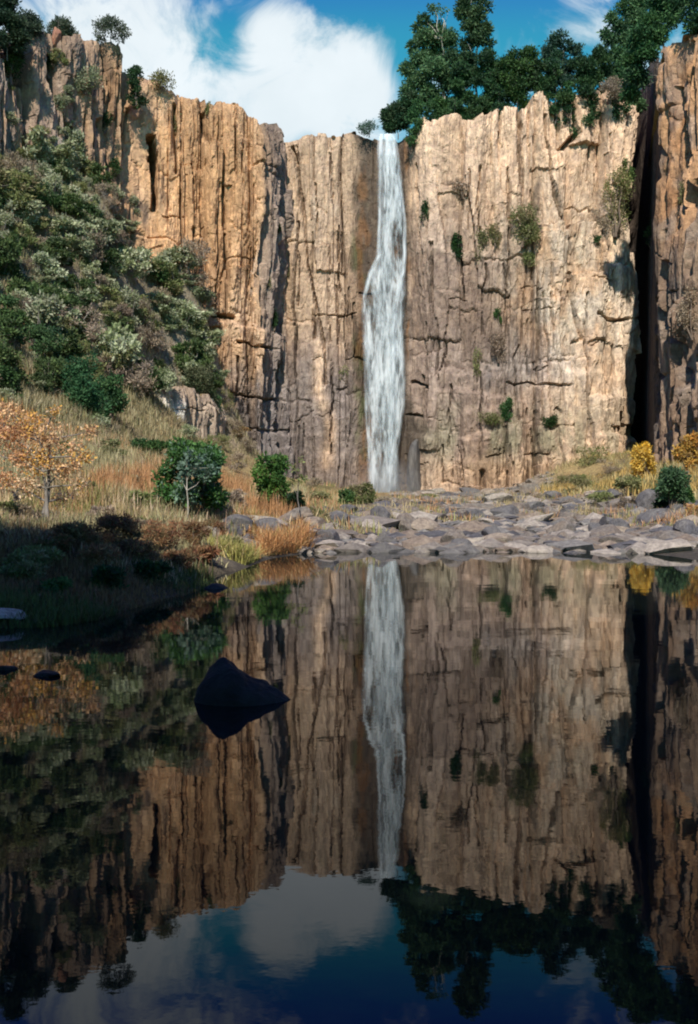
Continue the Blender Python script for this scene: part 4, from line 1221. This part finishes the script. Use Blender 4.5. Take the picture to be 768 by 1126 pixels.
STRAW = [(.36, .33, .17), (.30, .20, .12), (.14, .17, .06), (.48, .38, .25), (.46, .36, .19), (.56, .45, .26), (.40, .30, .15), (.30, .27, .10), (.18, .20, .06), (.50, .34, .17), (.42, .24, .10)]
grass_obj('grass', 'tall dry straw-coloured grass covering the sunlit left bank', 60000,
          samp_region(lambda x, d, z, px, py: (1 - rocky_mask(x, d)) * (.35 + .65 * sstep(.3, .6, vn(x / 1.5, d / 1.5, 4))) * sstep(.05, .3, z), 15.5, 62, -40, 340), .62, .022, STRAW, 51)
grass_obj('grass', 'short green and brown growth on the shaded bank by the water', 30000,
          samp_region(lambda x, d, z, px, py: sstep(19, 16, d) * (.4 + .6 * sstep(.3, .6, vn(x / .6, d / .6, 4))), 9.5, 19, -60, 235, -.03), .62, .016, [(.10, .12, .035), (.06, .09, .025), (.16, .10, .05), (.22, .13, .06)], 52)
grass_obj('grass', 'dry grass and weeds on the right bank below the cliffs', 22000,
          samp_region(lambda x, d, z, px, py: (1 - rocky_mask(x, d)) * sstep(.3, .55, vn(x / 2.5, d / 2.5, 6)) * sstep(.3, .8, z), 26, 97, 560, 800), .75, .05, [(.40, .34, .17), (.46, .38, .2), (.30, .28, .11), (.2, .2, .08), (.5, .36, .12)], 53)
grass_obj('grass', 'thin grass between the rocks near the waterfall foot', 16000,
          samp_region(lambda x, d, z, px, py: sstep(.45, .62, vn(x / 2.2, d / 2.2, 16)) * (z > .2), 28, 92, 330, 790), .5, .04, [(.44, .36, .19), (.34, .30, .13), (.24, .25, .09), (.45, .27, .13)], 54)
grass_obj('grass', 'rusty drooping reeds at the stony shore edge', 9000,
          samp_region(lambda x, d, z, px, py: sstep(.35, .6, vn(x / .9, d / .9, 26)) * sstep(190, 225, px) * sstep(345, 325, px), 21, 29, 190, 345), .5, .022, [(.5, .27, .11), (.42, .2, .08), (.52, .38, .18), (.3, .28, .08)], 55, .9)
grass_obj('grass', 'rough yellowish grass between the bushes of the left slope', 45000,
          samp_region(lambda x, d, z, px, py: sstep(3.2, 5, z) * .9, 44, 95, -40, 290), .75, .05, [(.30, .27, .14), (.36, .32, .18), (.20, .21, .09), (.26, .22, .12)], 56)


# ------------------------------------------------------------------ rocks
import bmesh


def rock_mesh(seed, flat=.6, cuts=9, sub=3, col=(.2, .19, .18), col2=None, rough=.08):
    rng = np.random.default_rng(seed)
    bm = bmesh.new(); bmesh.ops.create_icosphere(bm, subdivisions=sub, radius=1.0)
    v = np.array([p.co[:] for p in bm.verts]); F = np.array([[q.index for q in f.verts] for f in bm.faces]); bm.free()
    for k in range(cuts):
        n = rng.normal(size=3); n /= np.linalg.norm(n); dd = rng.uniform(.45, .85)
        s = v @ n - dd; v = v - np.outer(np.maximum(s, 0) * .93, n)
    v = v / np.abs(v).max()
    ln = np.linalg.norm(v, axis=1, keepdims=True)
    v = v * (1 + rough * fbm(v[:, 0] * 2.2 + v[:, 2] * 1.3 + seed, v[:, 1] * 2.2 - v[:, 2], seed % 97, 4)[:, None])
    v[:, 2] *= flat
    col2 = col2 or col
    t = np.clip(.5 + .9 * fbm(v[:, 0] * 1.5 + v[:, 2] * 2, v[:, 1] * 1.5 + v[:, 2] * 3, seed % 89 + 3, 4), 0, 1)[:, None]
    C = np.array(col) * (1 - t) + np.array(col2) * t
    me = mk_mesh('rock', v, [F], [M['boulder']], C, smooth=False)
    return me


BLUE, GRY, BRN, PAL_ = (.10, .10, .11), (.165, .16, .152), (.21, .17, .135), (.38, .34, .29)


def rock(px, py, wpx, hpx, d, me, label, group=None, rz=None, dy=1.0, sink=.35, name='rock', z=None):
    b = P(px, py, d); zz = float(ground_z(b[0], d)) if z is None else z
    zz = max(zz, -.05)
    w, h = wpx / FPX * d, hpx / FPX * d
    o = mobj(name, me); tag(o, label, 'rock', group)
    r = random.Random(int(px * 7 + py)).random() * 6.28 if rz is None else rz
    fl = max(abs(c.co.z) for c in me.vertices)
    o.scale = (w / 2, w / 2 * dy, h / (fl * (2 - sink * 2 + .001) if sink < 1 else fl))
    o.rotation_euler = (0, 0, r if rz is not None else 0)
    o.location = (b[0], d, zz + h - fl * o.scale[2])
    return o


slab = [rock_mesh(700 + i, .3, 7, 3, PAL_, (.38, .34, .29), .05) for i in range(3)]
gry = [rock_mesh(720 + i, .7, 11, 3, GRY, BRN) for i in range(4)]
blu = [rock_mesh(740 + i, .75, 11, 3, BLUE, GRY) for i in range(4)]
brn = [rock_mesh(760 + i, .6, 10, 3, BRN, (.35, .3, .24)) for i in range(3)]
pal = [rock_mesh(780 + i, .55, 10, 3, PAL_, (.32, .29, .25)) for i in range(3)]


dk = [rock_mesh(821 + i, .35, 14, 3, (.02, .02, .02), (.035, .03, .03), .2) for i in range(2)]


def shore_d(py): return CAM_H * FPX / (py - 540.0)


# named rocks
rock(735, 606, 56, 14, shore_d(609), slab[0], 'long pale flat-topped rock in the water at the right shore')
rock(592, 603, 44, 10, shore_d(607), slab[1], 'low pale slab lying in the shallows right of the waterfall reflection')
rock(565, 600, 34, 9, shore_d(605), slab[2], 'small pinkish slab touching the low slab in the shallows', dy=1.3)
rock(640, 596, 38, 8, shore_d(600), slab[0], 'thin pale slab at the waterline before the dark rocks')
rock(663, 600, 30, 10, shore_d(601), gry[1], 'grey wedge rock at the waterline left of the long pale rock')
rock(296, 603, 44, 22, 26.5, blu[0], 'large blue-grey boulder on the left shore with its reflection below')
rock(262, 604, 40, 20, 26.0, blu[1], 'blue-grey boulder left of the largest shore boulder among rusty reeds')
rock(232, 617, 30, 18, 23.2, pal[0], 'pale whitish stone at the tip of the left bank')
rock(238, 640, 30, 9, shore_d(647), rock_mesh(811, .5, 14, 3, (.03, .03, .03), (.04, .038, .036)), 'small black pointed rock standing in the water off the left bank')
rock(345, 592, 36, 16, 30, brn[0], 'brown-grey ledge rock right of the blue boulders')
rock(375, 594, 40, 12, 29, gry[0], 'flat grey rock on the shore below the olive bush')
rock(448, 585, 36, 24, 33, gry[2], 'big rounded grey rock on the shore below the waterfall foot')
rock(418, 578, 34, 22, 35, blu[3], 'dark grey rock left of the big rounded shore rock')
rock(465, 583, 44, 20, 33, brn[1], 'broad sloping grey-brown rock before the falls')
rock(494, 588, 44, 20, 31, gry[3], 'wide grey rock at the middle of the stony shore')
rock(542, 585, 30, 17, 32, blu[0], 'pointed dark rock right of the wide middle rock')
rock(616, 582, 36, 20, 34, gry[1], 'grey angular rock on the right part of the stony shore')
rock(716, 558, 36, 26, 44, blu[1], 'dark hunched boulder in front of the deep green bush on the right bank')
rock(706, 578, 26, 16, 37, blu[2], 'dark boulder stacked on the right shore below the hunched boulder')
rock(740, 580, 34, 18, 36, gry[0], 'grey boulder right of the stacked dark boulder')
rock(757, 590, 30, 18, 33, brn[2], 'brown boulder at the right photo edge on the shore')
rock(680, 585, 30, 16, 35, blu[3], 'blackish angular boulder left of the long pale rock')
rock(108, 648, 30, 12, 15.2, pal[1], 'pale flat stone at the waterline in the shaded bank')
rock(45, 664, 22, 8, 13.5, pal[2], 'small grey stone half sunk below the shaded bank')
rock(6, 684, 60, 12, 12.0, slab[1], 'flat bluish stone at the left photo edge by the water')
rock(8, 730, 26, 6, 8.9, dk[0], 'low dark stone barely breaking the water at the left edge', z=-.0)
rock(52, 738, 34, 7, 8.6, dk[1], 'flat dark stone breaking the water right of the edge stone', z=-.0)
rock(62, 38, 11, 18, 85, rock_mesh(804, 1.3, 9, 3, (.33, .15, .10), (.4, .22, .14)), 'reddish rock pinnacle standing up on the left rim', z=P(62, 44, 85)[2])

rock(457, 512, 20, 58, 98.6, rock_mesh(805, 1.2, 9, 3, (.09, .09, .095), (.16, .15, .14)), 'dark wet rock rib leaning against the right side of the waterfall foot', z=P(457, 541, 98.6)[2])

# the dark boulder in the foreground pool: steep left side, long low tail to the right
def pool_boulder():
    n, mrows = 61, 33
    us = np.linspace(0, 1, n); d0 = 7.62
    prof_x = [0, .04, .10, .20, .26, .36, .46, .55, .60, .66, .72, .82, .92, 1.0]
    prof_h = [.0, .20, .33, .415, .42, .385, .315, .24, .225, .215, .155, .09, .035, 0]
    V = []
    for i in range(mrows):
        v = i / (mrows - 1) * 2 - 1
        for u in us:
            wid = .30 * (max(0, math.sin(math.pi * min(1, u * .80 + .16))) ** .8)
            x = -1.17 + .76 * u + .02 * math.sin(v * 3 + u * 9)
            y = d0 + wid * v + .05 * (1 - u)
            hh = np.interp(u, prof_x, prof_h) * max(0, 1 - abs(v) ** 2.2) ** .75
            hh += .05 * float(fbm(u * 5, v * 3, 4, 5)) * (hh > .02)
            V.append((x, y, hh * .78 - .03 - .05 * (abs(v) > .99)))
    V = np.array(V); F = grid_faces(mrows, n)
    C = np.zeros((len(V), 3)) + np.array((.02, .019, .019)); C *= (1 + .4 * fbm(V[:, 0] * 9, V[:, 1] * 9 + V[:, 2] * 6, 5, 3))[:, None]
    me = mk_mesh('boulder', V - np.array((-.8, d0, 0)), [F], [M['boulder']], C, smooth=False)
    o = mobj('boulder', me); o.location = (-.8, d0, 0)
    tag(o, 'black boulder with a long tapering tail rising alone from the foreground pool', 'rock')


pool_boulder()

# loose rocks of the river bed
rng = np.random.default_rng(77)
sets = [('grey', gry, .34), ('blue', blu, .26), ('brown', brn, .2), ('pale', pal, .12), ('slab', slab, .08)]
LABR = dict(grey='grey rock among the many grey rocks of the river bed', blue='dark blue-grey rock among the many of the river bed', brown='brown rock among the many brown rocks of the river bed', pale='pale rock among the many pale rocks of the river bed', slab='flat pale slab among the slabs of the river bed')
cnt, tries = 0, 0
placed = []
while cnt < 285 and tries < 9000:
    tries += 1
    d = 27 * (92 / 27) ** (rng.random() ** 1.25); px = rng.uniform(235, 800)
    x = (px - 384) / FPX * d
    if rng.random() > float(rocky_mask(np.array(x), np.array(d))): continue
    z = float(ground_z(x, d))
    if z < -.15: continue
    s = min(1.5, float(np.exp(rng.normal(-.62, .62)))) * (.5 if d < 40 else .62 if d < 55 else .85)
    if any((x - a) ** 2 + (d - b) ** 2 < (.75 * (s + c)) ** 2 * .5 for a, b, c in placed): continue
    placed.append((x, d, s))
    r = rng.random() * (1 if px < 610 else .66); acc = 0
    for key, ms, w in sets:
        acc += w
        if r <= acc: break
    o = mobj('rock', ms[rng.integers(0, len(ms))]); tag(o, LABR[key], 'rock', key + ' rocks of the river bed')
    o.scale = (s * rng.uniform(.8, 1.3), s * rng.uniform(.7, 1.1), s * rng.uniform(.5, 1.1)); o.rotation_euler = (rng.normal(0, .15), rng.normal(0, .15), rng.random() * 6.28)
    o.location = (x, d, z + s * .16)
    ALIKE.append((o, dict(grey='grey rock', blue='dark blue-grey rock', brown='brown rock', pale='pale rock', slab='flat pale slab')[key], s * 1.6, 'bed'))
    cnt += 1


# rubble too small and many to count
def rubble():
    rng = np.random.default_rng(5)
    vs, fs, cs, off = [], [], [], 0
    protos = []
    for i in range(4):
        me = rock_mesh(850 + i, .6, 8, 1, GRY, BRN)
        c = np.array([v.co[:] for v in me.vertices]); f = np.array([list(p.vertices) for p in me.polygons])
        protos.append((c, f)); bpy.data.meshes.remove(me)
    pal_ = np.array([GRY, BLUE, BRN, (.30, .27, .235), (.24, .215, .19)])
    n = 5200
    d = 25.5 * (96 / 25.5) ** rng.random(n); px = rng.uniform(225, 820, n); x = (px - 384) / FPX * d
    ok = rng.random(n) < rocky_mask(x, d); x, d = x[ok], d[ok]; z = ground_z(x, d); ok = z > -.12; x, d, z = x[ok], d[ok], z[ok]
    for a, b, c in zip(x, d, z):
        v, f = protos[rng.integers(0, 4)]
        s = np.exp(rng.normal(-1.75, .45)) * (1 + b / 70); t = rng.random() * 6.28
        R = np.array([[math.cos(t), -math.sin(t), 0], [math.sin(t), math.cos(t), 0], [0, 0, 1]])
        vs.append((v * s * (1.2, .9, .8)) @ R.T + (a, b, c + .02)); fs.append(f + off); off += len(v)
        cs.append(np.repeat((pal_[rng.integers(0, 5)] * rng.uniform(.7, 1.25))[None], len(v), 0))
    me = mk_mesh('rubble', np.concatenate(vs), [np.concatenate(fs)], [M['boulder']], np.concatenate(cs), smooth=False)
    o = mobj('rubble', me); tag(o, 'loose grey rubble and cobbles covering the river bed below the falls', 'rubble', None, 'stuff')


rubble()

# ------------------------------------------------------------------ tall trees behind the viewer: they shade the near bank and the pool
shade = make_tree(71, 17, 13, DKG, 26000, .42, .35, 'bark', None, .3, 34, .1, .6, .1, .2)
for k, (x, y, s, lab) in enumerate([(-12.5, 0.2, 1.0, 'shade tree on the near left bank behind the viewer'), (-6.3, -1.6, 1.0, 'shade tree straight behind the viewer'), (0.0, -3.6, 1.0, 'shade tree behind the viewer to the right'), (-9, -11, 1.2, 'tall shade tree furthest behind the viewer')]):
    z = float(ground_z(x, y))
    place_parts('tree', shade, (x, y, z), (s, s, s), k * 1.7, lab, 'tree', None, ('crown', 'trunk'))


# ------------------------------------------------------------------ a label of its own for every look-alike, told by what it stands next to
MARKS = dict(
    slope=[(94, 425, 'the big deep green bush'), (38, 215, 'the dark dome bush'), (50, 380, 'the mid green slope bush'), (8, 420, 'the dark edge bush'), (196, 388, 'the small vivid green bush'),
           (215, 425, 'the dark bush over the white rock'), (180, 305, 'the dark bush against the orange cliff'), (12, 280, 'the fresh green edge bush'), (88, 335, 'the small dark green bush'), (150, 455, 'the tan rock face'), (120, 250, 'the foot of the upper cliff columns')],
    cliff=[(62, 30, 'the reddish rim pinnacle'), (124, 60, 'the wispy rim tree'), (169, 190, 'the tall dark crack'), (95, 88, 'the broken upper ledges'), (126, 186, 'the dark bush under the columns'), (38, 215, 'the dark dome bush'), (12, 120, 'the left corner tree')],
    bed=[(735, 603, 'the long pale flat rock'), (592, 603, 'the low pale slab'), (296, 592, 'the largest shore boulder'), (448, 573, 'the big rounded shore rock'), (494, 580, 'the wide middle rock'), (542, 576, 'the pointed dark rock'),
         (616, 574, 'the grey angular rock'), (716, 548, 'the hunched boulder'), (425, 541, 'the waterfall foot'), (398, 548, 'the olive rounded bush'), (738, 548, 'the soft green bush'), (345, 586, 'the brown-grey ledge rock'),
         (680, 578, 'the blackish angular boulder'), (480, 545, 'the brown wall foot'), (560, 545, 'the pale wall foot'), (640, 548, 'the low scrub patch')])
DIRS = ['right of', 'above and right of', 'above', 'above and left of', 'left of', 'below and left of', 'below', 'below and right of']
ORD = 'nearest second third fourth fifth sixth seventh eighth ninth tenth eleventh twelfth'.split()
buckets = {}
for o, noun, s_, kind in ALIKE:
    l = o.location
    x, y = proj(np.array(l.x), np.array(l.y), np.array(l.z + .4 * s_)); x, y = float(x), float(y)
    mk = min(MARKS[kind], key=lambda m_: (m_[0] - x) ** 2 + (m_[1] - y) ** 2 * (4 if kind == 'bed' else 1))
    dd = DIRS[int(round(math.atan2(mk[1] - y, x - mk[0]) / (math.pi / 4))) % 8]
    size = 'small' if s_ < .8 else ('large' if s_ > 1.2 else 'middling')
    buckets.setdefault((size, noun, dd, mk[2]), []).append((math.hypot(x - mk[0], y - mk[1]), o))
for (size, noun, dd, mk), lst in buckets.items():
    lst.sort(key=lambda t: t[0])
    for i, (_, o) in enumerate(lst):
        o['label'] = (size + ' ' + noun + ' ' + dd + ' ' + mk) if len(lst) == 1 else (ORD[min(i, 11)] + ' ' + size + ' ' + noun + ' ' + dd + ' ' + mk)
